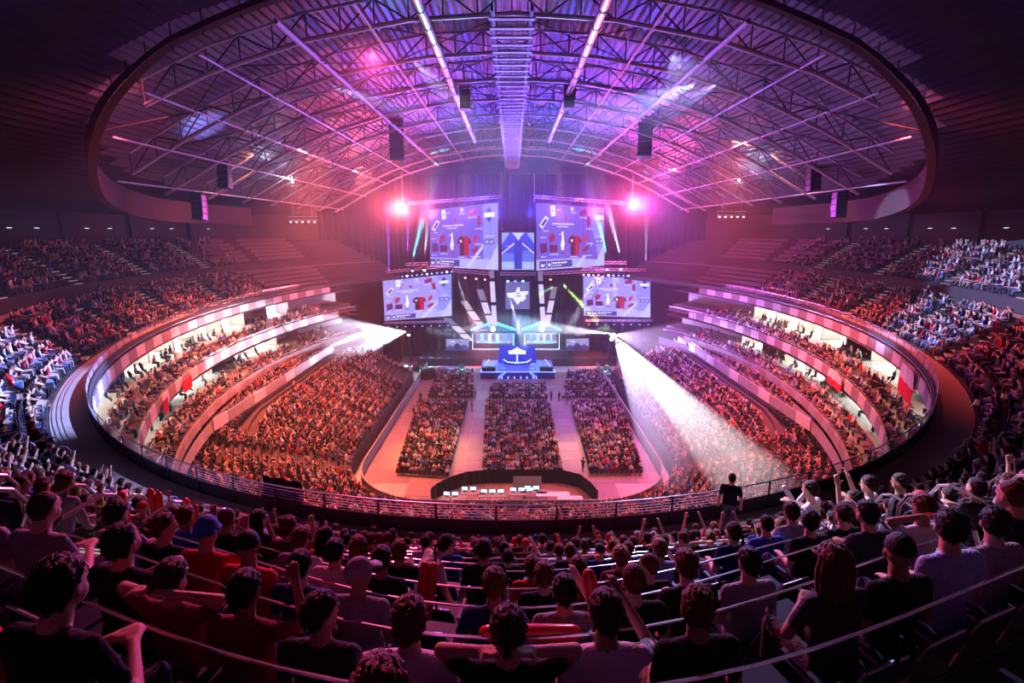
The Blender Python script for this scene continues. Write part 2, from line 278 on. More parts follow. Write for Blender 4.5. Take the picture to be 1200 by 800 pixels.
def body(pose):
    """one continuous body surface from tapered limbs, fused by a voxel remesh; returns mesh, head matrix"""
    P = dict(lean=0, hyaw=0, hpitch=.05, stand=False, la=None, ra=None, long=False, fem=False, twist=0, kn=.13); P.update(pose)
    cap = []                                       # (p0, p1, r0, r1, tag)
    hz = .93 if P['stand'] else .5
    L = P['lean']; rot = Matrix.Rotation(-L, 3, 'X') @ Matrix.Rotation(P['twist'], 3, 'Z')
    def T(x, y, z): return Vector((0, 0, hz)) + rot @ Vector((x, y, z))
    sw = .175 if P['fem'] else .2; r_ = .9 if P['fem'] else 1
    # torso as side by side capsules so that it is wider than deep
    for s in (-1, 1):
        cap += [(T(.075 * s, 0, 0), T(.07 * s, .01, .2), .115 * r_, .1 * r_, 1), (T(.07 * s, .01, .2), T(.085 * s, 0, .42), .1 * r_, .105 * r_, 1), (T(.085 * s, 0, .42), T(sw - .01 if s > 0 else -sw + .01, -.01, .49), .09 * r_, .06, 1), (T(.03 * s, -.01, .5), T(sw * s, -.01, .485), .062, .058, 1)]
    cap += [(T(0, -.01, .5), T(0, .01, .6), .064 * r_, .063 * r_, 0), (T(0, -.015, .08), T(0, -.02, .4), .115 * r_, .115 * r_, 1)]
    if P['fem']: cap += [(T(.08, .07, .36), T(-.08, .07, .36), .06, .06, 1)]
    # legs
    for s in (-1, 1):
        hip = Vector((.09 * s, 0, hz - .02))
        if P['stand']: kn, an = Vector((.1 * s, .03, .5)), Vector((.11 * s, -.02, .09))
        else: kn, an = Vector((P['kn'] * s, .43, .5)), Vector(((P['kn'] + .01) * s, .42, .09))
        cap += [(hip, kn, .095, .065, 2), (kn, an, .062, .042, 2), (an + Vector((0, -.03, -.03)), an + Vector((.01 * s, .15, -.045)), .042, .035, 3)]
    # arms: elbow and hand given in body space (x out from the centre)
    for s, a in ((-1, P['la']), (1, P['ra'])):
        sh = T(sw * s, -.01, .485)
        if a is None:
            e, h = (T(.25 * s, -.02, .22), Vector((.13 * s, .3, hz + .14))) if not P['stand'] else (T(.26 * s, -.04, .2), T(.27 * s, .05, -.03))
        else: e, h = T(a[0][0] * s, a[0][1], a[0][2]), T(a[1][0] * s, a[1][1], a[1][2])
        d = (h - e).normalized(); tg = 1 if P['long'] else 0; mid = sh.lerp(e, .62)
        cap += [(sh, mid, .056, .052, 1), (mid, e, .043 if not P['long'] else .05, .042, tg), (e, h, .042, .029, tg)]
        # hand: palm, four bent fingers of different length, thumb off its side
        side = d.cross(Vector((0, 0, 1))); side = side.normalized() if side.length > .2 else Vector((1, 0, 0)); nrm = side.cross(d)
        palm = h + d * .055; cap += [(h + side * .018, palm + side * .022, .018, .018, 0), (h - side * .018, palm - side * .022, .018, .018, 0)]
        for k, ln in enumerate((.062, .075, .07, .052)):
            f0 = palm + side * (.034 - .0225 * k) + d * .012; f1 = f0 + d * ln * .55; f2 = f1 + (d * .6 - nrm * .6 * 1).normalized() * ln * .5
            cap += [(f0, f1, .0098, .0092, 0), (f1, f2, .0092, .008, 0)]
        t0 = h + side * .03 * s * -1 + d * .02; cap.append((t0, t0 + (d * .6 - side * s).normalized() * .055, .012, .01, 0))
    # head
    hm = Matrix.Translation(T(0, .02, .715)) @ Matrix.Scale(1.07, 4) @ (Matrix.Rotation(P['hyaw'], 4, 'Z') @ Matrix.Rotation(-P['hpitch'], 4, 'X'))
    hb = [((0, .0, .02), (.078, .096, .105)), ((0, .03, -.055), (.056, .062, .062)), ((0, .055, -.088), (.03, .025, .022)), ((0, .099, -.015), (.013, .018, .026)), ((.078, -.005, -.015), (.012, .02, .032)), ((-.078, -.005, -.015), (.012, .02, .032)), ((0, .07, .03), (.055, .03, .03))]
    mb = MB()
    for p0, p1, r0, r1, tg in cap:
        n = 8; mb.tube([p0, p1], [r0, r1], n); sph(mb, p0, r0, n, 6); sph(mb, p1, r1, n, 6)
    for c, r in hb: sph(mb, hm @ Vector(c), r, 12, 8, hm.to_3x3())
    o = mb.build('person', M['black'])
    md = o.modifiers.new('r', 'REMESH'); md.mode = 'VOXEL'; md.voxel_size = .0115
    md = o.modifiers.new('s', 'SMOOTH'); md.iterations = 2; md.factor = .5
    md = o.modifiers.new('d', 'DECIMATE'); md.ratio = .16
    me = apply_mods(o); me.name = 'person'
    n = len(me.polygons); ce = np.empty(n * 3); me.polygons.foreach_get('center', ce); ce = ce.reshape(n, 3)
    best = np.full(n, 1e9); tg_ = np.zeros(n, int)
    for p0, p1, r0, r1, tg in cap:
        a, d = np.array(p0), np.array(p1 - p0); t = np.clip(((ce - a) @ d) / (d @ d), 0, 1); q = np.linalg.norm(ce - a - t[:, None] * d, axis=1) - (r0 + (r1 - r0) * t)
        u = q < best; best[u] = q[u]; tg_[u] = tg
    inv = np.array(hm.inverted()); hl = ce @ inv[:3, :3].T + inv[:3, 3]
    u = np.linalg.norm(hl / np.array([.085, .11, .125]), axis=1) < 1.05; tg_[u] = 0
    u = (ce[:, 2] < (hz + .03)) & (tg_ == 1); tg_[u & (np.abs(ce[:, 0]) < .2)] = 2
    ri = np.array(rot.inverted()); ql = (ce - np.array([0, 0, hz])) @ ri.T
    u = (tg_ == 0) & (np.abs(ql[:, 0]) < .12) & (ql[:, 2] < .55 - .03 * (ql[:, 1] > .03)) & (ql[:, 2] > .2) & (np.abs(ql[:, 1]) < .12); tg_[u] = 1
    for m in BODY_MATS: me.materials.append(m) if len(me.materials) < 6 else None
    me.materials.clear()
    for m in BODY_MATS: me.materials.append(m)
    me.polygons.foreach_set('material_index', tg_.astype(np.int32)); me.polygons.foreach_set('use_smooth', [True] * n)
    # eyes, brows and mouth set into the face
    bm = bmesh.new(); bm.from_mesh(me); f = MB()
    for s in (-1, 1): sph(f, hm @ Vector((.03 * s, .093, .012)), (.0115, .008, .0075), 6, 4, hm.to_3x3(), 4); f.tube([hm @ Vector((.015 * s, .1, .032)), hm @ Vector((.045 * s, .09, .032))], .0035, 4, 4)
    f.tube([hm @ Vector((-.022, .083, -.058)), hm @ Vector((0, .089, -.06)), hm @ Vector((.022, .083, -.058))], .005, 4, 5)
    base = [bm.verts.new(v) for v in f.v]
    for fc, mi in zip(f.f, f.m): q = bm.faces.new([base[i] for i in fc]); q.material_index = mi
    bm.to_mesh(me); bm.free(); return me, hm
def hair(style, seed):
    rr = random.Random(seed); mb = MB(); n, m = 18, 10; vs = []; idx = {}
    if style in ('cap', 'beanie'):
        for i in range(m + 1):
            a = PI * .5 * i / m
            for k in range(n): t = 2 * PI * k / n; vs.append((.087 * math.sin(a) * math.cos(t), .105 * math.sin(a) * math.sin(t), .03 + .108 * math.cos(a) * (1.12 if style == 'beanie' else 1)))
        mb.add(vs, [(i * n + k, i * n + (k + 1) % n, (i + 1) * n + (k + 1) % n, (i + 1) * n + k)[::-1] for i in range(m) for k in range(n)])
        if style == 'cap': mb.slab([(-.06, .085, .035), (.06, .085, .035), (.055, .165, .022), (.02, .185, .018), (-.02, .185, .018), (-.055, .165, .022)], (0, 0, 1), .006)
        else:
            ring = [(.094 * math.cos(2 * PI * k / n), .111 * math.sin(2 * PI * k / n), .02) for k in range(n + 1)]; mb.tube(ring, .014, 6)
        return mb
    amp = dict(short=.008, curly=.014, long=.006, tail=.004, buzz=.001)[style]; rad = dict(short=1.06, curly=1.13, long=1.1, tail=1.06, buzz=1.01)[style]
    for i in range(m + 1):
        a = PI * (.78 if style != 'long' else .8) * i / m
        for k in range(n):
            t = 2 * PI * k / n; front = math.sin(t); lim = .34 + .14 * (1 - front) if front > 0 else .48 + .26 * min(1, -front * 1.6)
            aa = min(a, PI * lim); j = 1 + amp * 8 * (rr.random() - .5); q = rad * j
            vs.append((.081 * q * math.sin(aa) * math.cos(t), -.004 + .097 * q * math.sin(aa) * math.sin(t), .022 + .106 * q * math.cos(aa) - (.0 if style == 'buzz' else 0)))
    mb.add(vs, [(i * n + k, i * n + (k + 1) % n, (i + 1) * n + (k + 1) % n, (i + 1) * n + k)[::-1] for i in range(m) for k in range(n)])
    for k in range(110 if style != 'buzz' else 0):
        t = rr.uniform(0, 2 * PI); fr = math.sin(t); lim = (.34 + .14 * (1 - fr) if fr > 0 else .48 + .26 * min(1, -fr * 1.6)); a = PI * lim * rr.random() ** .6
        n_ = Vector((math.sin(a) * math.cos(t), math.sin(a) * math.sin(t), math.cos(a))); p = Vector((.081 * n_.x, .097 * n_.y - .004, .022 + .106 * n_.z)) * (rad - .01); dn = Vector((n_.x * .4 + rr.uniform(-.3, .3), -.5 + n_.y * .4 + rr.uniform(-.3, .3), -1 + 1.2 * n_.z * rr.random())); dn = (dn - n_ * dn.dot(n_) * .8).normalized()
        s_ = n_.cross(dn).normalized() * rr.uniform(.008, .016); L = rr.uniform(.022, .038) * (1.2 if style == 'curly' else 1); q = [p - s_, p + s_, p + dn * L * .6 + n_ * .006 + s_ * .6, p + dn * L + n_ * rr.uniform(-.002, .007), p + dn * L * .6 + n_ * .006 - s_ * .6, p + n_ * .009]
        mb.add(q, [(0, 1, 5), (1, 2, 5), (2, 3, 5), (3, 4, 5), (4, 0, 5)])
    if style == 'long':
        for k in range(9):
            t = PI + PI * (k + .5) / 9; x, y = .075 * math.cos(t), .085 * math.sin(t) - .005
            mb.tube([(x, y, .06), (x * 1.15, y * 1.12, -.05), (x * 1.15, y * 1.2 - .01, -.15), (x * 1.05, y * 1.15 - .02, -.24)], [.024, .028, .026, .008], 6)
    if style == 'tail': mb.tube([(0, -.1, .04), (0, -.14, .03), (0, -.15, -.05), (0, -.135, -.16)], [.018, .026, .024, .006], 7)
    return mb
POSES = [
    dict(),                                                                                   # 0 hands on knees
    dict(lean=.22, la=((.3, .12, .2), (.06, .34, .3)), ra=((.3, .12, .2), (.06, .34, .3)), hpitch=-.1),      # 1 leaning, hands joined
    dict(lean=-.08, la=((.26, .08, .22), (-.04, .2, .28)), ra=((.26, .1, .24), (-.05, .17, .32)), kn=.2),    # 2 arms folded
    dict(la=((.3, .1, .66), (.2, .22, .95)), ra=((.3, .1, .66), (.2, .22, .95)), hpitch=.1),                 # 3 both arms up
    dict(ra=((.3, .16, .4), (.16, .3, .62)), lean=.05),                                       # 4 one hand raised
    dict(ra=((.36, 0, .62), (.14, -.1, .72)), la=((.36, 0, .62), (.14, -.1, .72)), lean=-.05),                # 5 hands behind head
    dict(lean=.05, la=((.27, .05, .25), (.05, .33, .34)), ra=((.27, .05, .25), (.05, .33, .34)), hpitch=-.35),   # 6 looking at phone
    dict(stand=True),                                                                         # 7 standing
    dict(stand=True, la=((.3, .1, .3), (.03, .3, .42)), ra=((.3, .1, .3), (.03, .3, .42)), lean=.04),        # 8 standing clapping
    dict(fem=True, hyaw=.25),                                                                 # 9 woman seated
    dict(fem=True, la=((.26, .1, .22), (.0, .28, .3)), ra=((.24, .12, .25), (.05, .15, .62)), lean=.12, hyaw=-.3),  # 10
    dict(hyaw=-.7, lean=.02, kn=.18), dict(hyaw=.8, long=True),                               # 11, 12 turned to a neighbour
    dict(long=True, lean=.3, hpitch=-.05, kn=.2, la=((.3, .1, .15), (.12, .42, .05)), ra=((.3, .1, .15), (.12, .42, .05))),   # 13 forearms on knees
    dict(stand=True, fem=True, lean=.75, ra=((.25, .2, .3), (.2, .42, .2)), la=((.25, .2, .3), (.15, .42, .25))),   # 14 woman bending forward
    dict(stand=True, ra=((.3, .1, .66), (.2, .2, .95)), la=((.3, .1, .66), (.2, .2, .95))),   # 15 standing arms up
]
VAR = [body(p) for p in POSES]
HSTY = ['short', 'short', 'curly', 'buzz', 'long', 'tail', 'cap', 'beanie']; HM = []
for i, s_ in enumerate(HSTY):
    o = hair(s_, i).build('hair' if s_ not in ('cap', 'beanie') else s_, MP['hair'], smooth=True); HM.append(o.data); bpy.data.objects.remove(o)
SHIRT = {'black': (.012, .012, .014), 'charcoal': (.045, .045, .05), 'white': (.72, .7, .7), 'grey': (.3, .3, .32), 'red': (.6, .02, .03), 'navy blue': (.02, .035, .14), 'bright blue': (.05, .15, .6), 'maroon': (.18, .02, .04), 'olive': (.12, .13, .06), 'pink': (.7, .3, .38), 'light blue': (.35, .5, .75), 'yellow': (.75, .6, .1)}
SW = ['black'] * 7 + ['charcoal'] * 4 + ['white'] * 4 + ['grey'] * 4 + ['red'] * 2 + ['navy blue'] * 3 + ['bright blue', 'maroon', 'olive', 'pink', 'light blue']
HAIRC = {'dark brown': (.03, .015, .01), 'black': (.008, .007, .007), 'brown': (.1, .045, .02), 'blond': (.24, .15, .07), 'auburn': (.1, .035, .015)}
HW = ['dark brown'] * 4 + ['black'] * 3 + ['brown'] * 3 + ['blond', 'auburn']
def person(v, st, loc, rz_, shirt, hc, label=None, group=None, sc=1.0):
    me, hm = VAR[v]; o = inst('person', me, loc, (0, 0, rz_)); o.color = (*SHIRT[shirt], 1); o.scale = (sc,) * 3
    h = bpy.data.objects.new(HM[st].name.split('.')[0], HM[st]); COL.objects.link(h); h.parent = o; h.matrix_local = hm
    h.color = (*(HAIRC[hc] if st < 6 else SHIRT[hc if hc in SHIRT else 'charcoal']), 1)
    return tag(o, label, 'person', group)
# ---- light versions of the figures for the mass of the crowd
def lod(v, st, tris):
    o = bpy.data.objects.new('x', VAR[v][0].copy()); COL.objects.link(o)
    h = HM[st].copy(); h.transform(VAR[v][1]); bm = bmesh.new(); bm.from_mesh(o.data); k = len(bm.faces); bm.from_mesh(h); bm.faces.ensure_lookup_table()
    for i in range(k, len(bm.faces)): bm.faces[i].material_index = 6
    small = [f for f in bm.faces if f.material_index in (4, 5)]; bmesh.ops.delete(bm, geom=small, context='FACES'); bmesh.ops.triangulate(bm, faces=bm.faces)
    bm.to_mesh(o.data); nf = len(bm.faces); bm.free(); md = o.modifiers.new('d', 'DECIMATE'); md.ratio = tris / nf; me = apply_mods(o)
    nv, nf = len(me.vertices), len(me.polygons); co = np.empty(nv * 3); me.vertices.foreach_get('co', co); mi = np.empty(nf, np.int32); me.polygons.foreach_get('material_index', mi)
    me.calc_loop_triangles(); t = np.empty(len(me.loop_triangles) * 3, np.int32); me.loop_triangles.foreach_get('vertices', t); p = np.empty(len(me.loop_triangles), np.int32); me.loop_triangles.foreach_get('polygon_index', p)
    return co.reshape(nv, 3), t.reshape(-1, 3), mi[p]
LV = [(0, 0), (1, 1), (2, 2), (9, 4), (10, 5), (11, 1), (12, 3), (3, 0), (4, 1), (6, 6), (8, 0), (15, 2)]
LOW = [lod(v, s, 84) for v, s in LV]; MID = [lod(v, s, 420) for v, s in LV]
LW = np.array([5, 4, 4, 3, 2, 3, 3, 1.2, 1.5, 2, .5, .25]); LW /= LW.sum()
# empty scene of masters is fine: meshes only
def crowd(name, people, label, group=None):
    """people: array rows x, y, z, yaw, lodflag"""
    V, F, C = [], [], []; base = 0; sh = np.array([SHIRT[s] for s in SW]); hw = np.array([HAIRC[s] for s in HW]); sk = np.array(SKINS); pt = np.array(PANTS)
    for (x, y, z, a, big) in people:
        k = RNG.choice(len(LV), p=LW); co, tr, mi = (MID if big else LOW)[k]; s = S_ * RNG.uniform(.94, 1.05); c_, s_ = math.cos(a) * s, math.sin(a) * s
        V.append(np.stack([co[:, 0] * c_ - co[:, 1] * s_ + x, co[:, 0] * s_ + co[:, 1] * c_ + y, co[:, 2] * s + z], 1)); F.append(tr + base); base += len(co)
        pal = np.array([sk[min(3, RNG.integers(0, 9) % 4)], sh[RNG.integers(len(sh))], pt[RNG.integers(len(pt))], (.1, .1, .1), (.02, .02, .02), (.4, .2, .2), hw[RNG.integers(len(hw))]])
        C.append(pal[mi])
    V = np.concatenate(V).astype(np.float32); F = np.concatenate(F).astype(np.int32); C = np.concatenate(C)
    me = bpy.data.meshes.new(name); me.vertices.add(len(V)); me.vertices.foreach_set('co', V.ravel()); me.loops.add(F.size); me.loops.foreach_set('vertex_index', F.ravel())
    me.polygons.add(len(F)); me.polygons.foreach_set('loop_start', np.arange(0, F.size, 3, dtype=np.int32)); me.update(calc_edges=True)
    at_ = me.attributes.new('tint', 'FLOAT_COLOR', 'FACE'); at_.data.foreach_set('color', np.concatenate([C, np.ones((len(C), 1))], 1).astype(np.float32).ravel())
    me.materials.append(M['crowd']); o = bpy.data.objects.new(name, me); COL.objects.link(o); print(name, len(people), 'people', len(F), 'tris')
    return tag(o, label, 'crowd', group, 'stuff')
m = bpy.data.materials.new('crowd_cloth'); m.use_nodes = True; nt = m.node_tree; nt.nodes.clear(); df = nt.nodes.new('ShaderNodeBsdfDiffuse'); aa = nt.nodes.new('ShaderNodeAttribute'); aa.attribute_name = 'tint'
oo = nt.nodes.new('ShaderNodeOutputMaterial'); nt.links.new(aa.outputs['Color'], df.inputs[0]); nt.links.new(df.outputs[0], oo.inputs[0]); M['crowd'] = m
for k_ in ('shirt', 'pants'):
    nt = MP[k_].node_tree; tx = nt.nodes.new('ShaderNodeTexNoise'); tx.inputs['Scale'].default_value = 9; tx.inputs['Distortion'].default_value = 1.5; tc = nt.nodes.new('ShaderNodeTexCoord'); bp_ = nt.nodes.new('ShaderNodeBump'); bp_.inputs['Strength'].default_value = .9; bp_.inputs['Distance'].default_value = .03
    nt.links.new(tc.outputs['Object'], tx.inputs[0]); nt.links.new(tx.outputs[0], bp_.inputs['Height']); nt.links.new(bp_.outputs[0], nt.nodes['Principled BSDF'].inputs['Normal'])
nt = MP['hair'].node_tree; tx = nt.nodes.new('ShaderNodeTexNoise'); tx.inputs['Scale'].default_value = 60; tc = nt.nodes.new('ShaderNodeTexCoord'); bp_ = nt.nodes.new('ShaderNodeBump'); bp_.inputs['Strength'].default_value = .8; bp_.inputs['Distance'].default_value = .012
nt.links.new(tc.outputs['Object'], tx.inputs[0]); nt.links.new(tx.outputs[0], bp_.inputs['Height']); nt.links.new(bp_.outputs[0], nt.nodes['Principled BSDF'].inputs['Normal'])
# ---------------------------------------------------------------- bowl fittings
def ordinal(n): return ['first', 'second', 'third', 'fourth', 'fifth', 'sixth', 'seventh', 'eighth', 'ninth', 'tenth', 'eleventh', 'twelfth'][n]
def nth_(n): return f'{n}{"th" if 10 <= n % 100 <= 20 else {1: "st", 2: "nd", 3: "rd"}.get(n % 10, "th")}'
def on(u, v, z=0.):
    X, D = u - 600., v - 400.; c, s = math.cos(PITCH), math.sin(PITCH); f = 600 * c - D * s; d = 600 * s + D * c; k = (24 - z) / d
    return Vector((X * k, f * k, z))
def px(p):
    c, s = math.cos(PITCH), math.sin(PITCH); dz = 24 - p[2]; Z = p[1] * c + dz * s; D = dz * c - p[1] * s
    return (600 + 600 * p[0] / Z, 400 + 600 * D / Z, Z) if Z > .3 else (-9999, -9999, Z)
AISLE_HI = [.115, .36, .62, .87, 1.1, 1.3, 1.5, 1.7, 1.9]; AISLE_LO = [.27, .5, .75, 1.0, 1.2, 1.4, 1.6, 1.8]
def row_pts(k, o_off, step):
    ph = np.linspace(-2.1, 2.1, 900); x, y = ell(ROWO[k] + o_off, ph); X, Y, A, t = resample(x, y, step); P_ = np.interp(t, np.concatenate([[0], np.cumsum(np.hypot(np.diff(x), np.diff(y)))]), ph)
    al = AISLE_LO if k < 5 else AISLE_HI; keep = np.ones(len(X), bool)
    for a in al: keep &= np.abs(np.abs(P_) - a) * 33 > .62
    return X, Y, A, P_, keep
# walkway at the front edge
struct(sweep([(.1, 16.115), (1.45, 16.115)], PH, 'floor_gangway', M['wood']))
struct(sweep([(5.8, 18.67), (7.15, 18.67)], PH, 'floor_cross_aisle', M['wood']))
# aisle steps
for al, k0, k1 in ((AISLE_LO, 0, 5), (AISLE_HI, 5, 11)):
    for a in al:
        if a > 1.75: continue
        for sg in (-1, 1):
            t = empty('aisle_stair', label=f'concrete aisle stair, {ordinal(al.index(a))} {"west" if sg < 0 else "east"} of centre, {"below" if k0 == 0 else "above"} the cross aisle', cat='stairs', group='upper tier aisle stairs', loc=(*[float(q) for q in ell(ROWO[k0], sg * a)], ROWZ[k0]))
            for k in range(k0, k1):
                for h in (0, 1):
                    xx, yy = ell(ROWO[k] + .22 + .42 * h, sg * a); dx = np.array(ell(ROWO[k] + 1, sg * a)) - np.array(ell(ROWO[k], sg * a)); an = math.atan2(dx[1], dx[0]) + PI / 2
                    zt = ROWZ[k] + .02 + h * .25; key = 'tread'
                    if key not in M: M[key] = MB().box((0, 0, 0), (1.05, .4, .06)).box((0, .2, .02), (1.0, .02, .03), mi=1).build('tread', [M['wood'], emit_mat('step_light', (.9, .85, .8), .45)]).data; bpy.data.objects.remove(bpy.data.objects['tread'])
                    inst('tread', M[key], (float(xx) - t.location.x, float(yy) - t.location.y, zt + .03 - t.location.z), (0, 0, an), t)
# rails along the back of each row
for k in range(11):
    X, Y, A, P_, keep = row_pts(k, .84, .3); t = empty('row_rail', (0, 0, ROWZ[k]), label=f'thin steel rail behind the {ordinal(k)} row of upper tier seats counted up from gangway', cat='rail'); b = MB(); b2 = MB()
    run = []
    for i in range(len(X)):
        ok = keep[i] and (abs(P_[i]) < 1.75)
        if ok: run.append((X[i], Y[i], 1.02))
        if (not ok or i == len(X) - 1) and run:
            if len(run) > 1:
                b.tube(run, .009, 6); b2.tube([(p[0], p[1], .5) for p in run], .008, 4)
                for p in run[::5]: b2.tube([(p[0], p[1], 0), (p[0], p[1], .9)], .014, 4)
            run = []
    b.build('top_rail', M['chrome'], t); q = b2.build('post_and_lower_rail', M['dark_steel'], t); q['kind'] = 'stuff'
# aisle hoops
hp = MB(); hp.tube([(-.0, -.38, 0), (0, -.38, .75), (0, -.3, .9), (0, -.18, .97), (0, .22, .97), (0, .33, .92), (0, .4, .8), (0, .46, 0)], .02, 7); hoop = hp.build('x', M['chrome']); HOOP = hoop.data; bpy.data.objects.remove(hoop)
for sg in (-1, 1):
    for a, ks in ((.115, range(5, 10)), (.27, range(0, 5)), (.36, range(5, 11)), (.5, range(0, 5))):
        for k in ks:
            for side in (-1, 1):
                ph = sg * a + side * .62 / 34; x, y = ell(ROWO[k] + .42, ph); dx = np.array(ell(ROWO[k] + 1, ph)) - np.array(ell(ROWO[k], ph)); an = math.atan2(dx[1], dx[0]) - PI / 2
                o = inst('aisle_handrail', HOOP, (float(x), float(y), ROWZ[k]), (0, 0, an)); tag(o, f'bent steel handrail hoop, {"west" if sg < 0 else "east"} {ordinal([.115, .27, .36, .5].index(a))} aisle, {ordinal(k)} row, {"inner" if side * sg < 0 else "outer"} side', 'handrail', 'handrail hoops along the upper tier aisles')
# guard rail at the front edge of the upper tier
ph = np.linspace(-1.9, 1.9, 400); x, y = ell(.08, ph); x1, y1, A1, _ = resample(x, y, .5)
t = empty('guard_rail', (0, 12.3, 16.1), label='curved tubular guard rail along the front edge of the upper tier', cat='railing')
for z, r_ in ((.86, .022), (.76, .009), (.68, .009), (.6, .009), (.52, .009)):
    b = MB(); b.tube([(x1[i], y1[i] - 12.3, z) for i in range(len(x1))], r_, 6); b.build('rail' if r_ > .02 else 'bar', M['chrome'] if r_ > .02 else M['steel'], t)
pm = MB().box((0, 0, .42), (.05, .03, .84)).build('x', M['dark_steel']); POST = pm.data; bpy.data.objects.remove(pm)
X, Y, A, _ = resample(x, y, 1.6)
for i in range(len(X)): inst('post', POST, (X[i], Y[i] - 12.3, 0), (0, 0, A[i]), t)
sweep([(.0, 15.95), (.0, 16.5), (.05, 16.5), (.05, 15.95)], PH, 'kick_board', M['wall']); tag(bpy.data.objects['kick_board'], 'dark kick board under the upper tier guard rail', 'kick board')
# fascias with alternating panels
for nm, o_, z0, z1, st, ds in (('upper', -.02, 15.2, 15.95, 1.75, 'topmost of the three balcony fascias, white and brown panels'), ('middle', -1.4, 11.7, 12.55, 1.75, 'middle balcony fascia with alternating pale and brown panels under the upper suites'), ('lower', -2.55, 8.45, 9.25, 1.75, 'lowest balcony fascia of grey and brown panels above the concourse')):
    t = empty('balcony_fascia', (0, 14, z0), label=ds, cat='fascia'); x, y = ell(o_, np.linspace(-2.05, 2.05, 500)); X, Y, A, _ = resample(x, y, st); n = 0
    for key, mt in (('w', 'fascia_w' if nm != 'lower' else 'grey'), ('d', 'fascia_d')):
        q = MB().box((0, 0, (z1 - z0) / 2), (st - .05, .12, z1 - z0)).build('x', M[mt]); M[nm + key] = q.data; bpy.data.objects.remove(q)
    for i in range(len(X)):
        if Y[i] < 17 or Y[i] > 79: continue
        inst('panel', M[nm + 'wd'[i % 2]], (X[i], Y[i] - 14, 0), (0, 0, A[i]), t)
    b = MB(); x, y = ell(o_ - .03, np.linspace(-2.15, 2.15, 200)); b.tube([(x[i], y[i] - 14, z1 - z0 + .25) for i in range(len(x))], .03, 5); b.build('rail', M['chrome'], t)
# suite partitions, lamps and doors
part_me = MB().box((0, 0, 0), (.15, 1.9, 2.1)).build('x', M['fascia_d']); PME = part_me.data; bpy.data.objects.remove(part_me)
lamp_me = MB().box((0, 0, 0), (1.6, .35, .07)).build('x', M['suite_lamp']); LME = lamp_me.data; bpy.data.objects.remove(lamp_me)
pane = MB().box((0, 0, 0), (2.2, .04, 1.5)).build('x', M['blue']); BME = pane.data; bpy.data.objects.remove(pane)
for lv, (o_, z_, h_) in enumerate(((3.4, 12.9, 2.1), (2.1, 9.6, 1.9))):
    x, y = ell(o_, np.linspace(-1.95, 1.95, 500)); X, Y, A, _ = resample(x, y, 4.6)
    for i in range(len(X)):
        if Y[i] < 16 or Y[i] > 76: continue
        inst('suite_partition', PME, (X[i], Y[i], z_ + h_ / 2 - .02), (0, 0, A[i]), None, (1, 1, h_ / 2.12)); o = bpy.context.collection.objects[-1] if False else None
    for i in range(len(X) - 1):
        if Y[i] < 18 or Y[i] > 76: continue
        lit = (i * 7 + lv * 3) % 9
        if lit in (4, 7) and lv == 0 or (lv == 1 and lit in (0, 3, 6)): continue
        mx_, my_ = ell(o_, 0); cx_, cy_ = (X[i] + X[i + 1]) / 2, (Y[i] + Y[i + 1]) / 2; an = (A[i] + A[i + 1]) / 2
        o = inst('suite_lamp', LME, (cx_, cy_, z_ + h_ - .06), (0, 0, an)); tag(o, f'flat white ceiling lamp inside the {"upper" if lv == 0 else "lower"} suites, {"west" if X[i] < 0 else "east"} side, bay {nth_(i)}', 'lamp', 'suite ceiling lamps')
        a_ = bpy.data.lights.new('suite_lamp_light', 'AREA'); a_.shape = 'RECTANGLE'; a_.size = 2.5; a_.size_y = .6; a_.energy = 620 if Y[i] > 25 else 220; a_.color = (.95, 1, .85) if Y[i] < 66 else (.9, .8, 1)
        lo = bpy.data.objects.new('suite_lamp_light', a_); COL.objects.link(lo); lo.location = (cx_, cy_, z_ + h_ - .12); lo.rotation_euler = (0, 0, an)
for o in COL.objects:
    if o.name.startswith('suite_partition'): tag(o, f'brown partition wall between {"upper" if o.location.z > 12 else "lower"} suites, {"west" if o.location.x < 0 else "east"} side, {nth_(int(o.location.y))} metre mark', 'partition', 'suite partitions')
# wall lights on the rear wall
tl = MB().box((0, 0, 0), (.5, .06, .06)).build('x', M['lamp']); TLM = tl.data; bpy.data.objects.remove(tl)
x, y = ell(14.3, np.linspace(-1.9, 1.9, 500)); X, Y, A, _ = resample(x, y, 3.1)
for i in range(len(X)):
    if Y[i] > 22: o = inst('wall_light', TLM, (X[i], Y[i], 24.25), (0, 0, A[i])); tag(o, f'short fluorescent tube on the dark wall above the {"west" if X[i] < 0 else "east"} upper tier, {nth_(i)} in the line', 'light', 'tube lights along the rear wall')
# columns of the rear wall
cm = MB().box((0, 0, 2.3), (.7, .5, 4.6)).build('x', M['wall']); CME = cm.data; bpy.data.objects.remove(cm); X, Y, A, _ = resample(x, y, 9.3)
for i in range(len(X)):
    if Y[i] > 15: o = inst('column', CME, (X[i], Y[i], 22.3), (0, 0, A[i])); o['kind'] = 'structure'
# low wall between the stand and the rows under the suites
def side_line(off, y0, y1, sg): return [(sg * (15 + off), y0), (sg * (15 + off), y1)]
for sg, ds in ((-1, 'low panelled wall along the west stand, under the suites with the red banner'), (1, 'low panelled wall along the east stand, under the suites with the white and red flags')):
    t = empty('stand_wall', (sg * 25.3, 50, 7.2), label=ds, cat='wall')
    for i in range(15):
        q = MB().box((0, 0, .5), (.14, 2.3, 1.0)).build('panel', M['grey'] if i % 3 else M['fascia_w'], t); q.location = (0, -8 + i * 2.36, .2)
    MB().tube([(0, -9.2, 1.4), (0, 26.5, 1.4)], .03, 5).build('rail', M['chrome'], t)
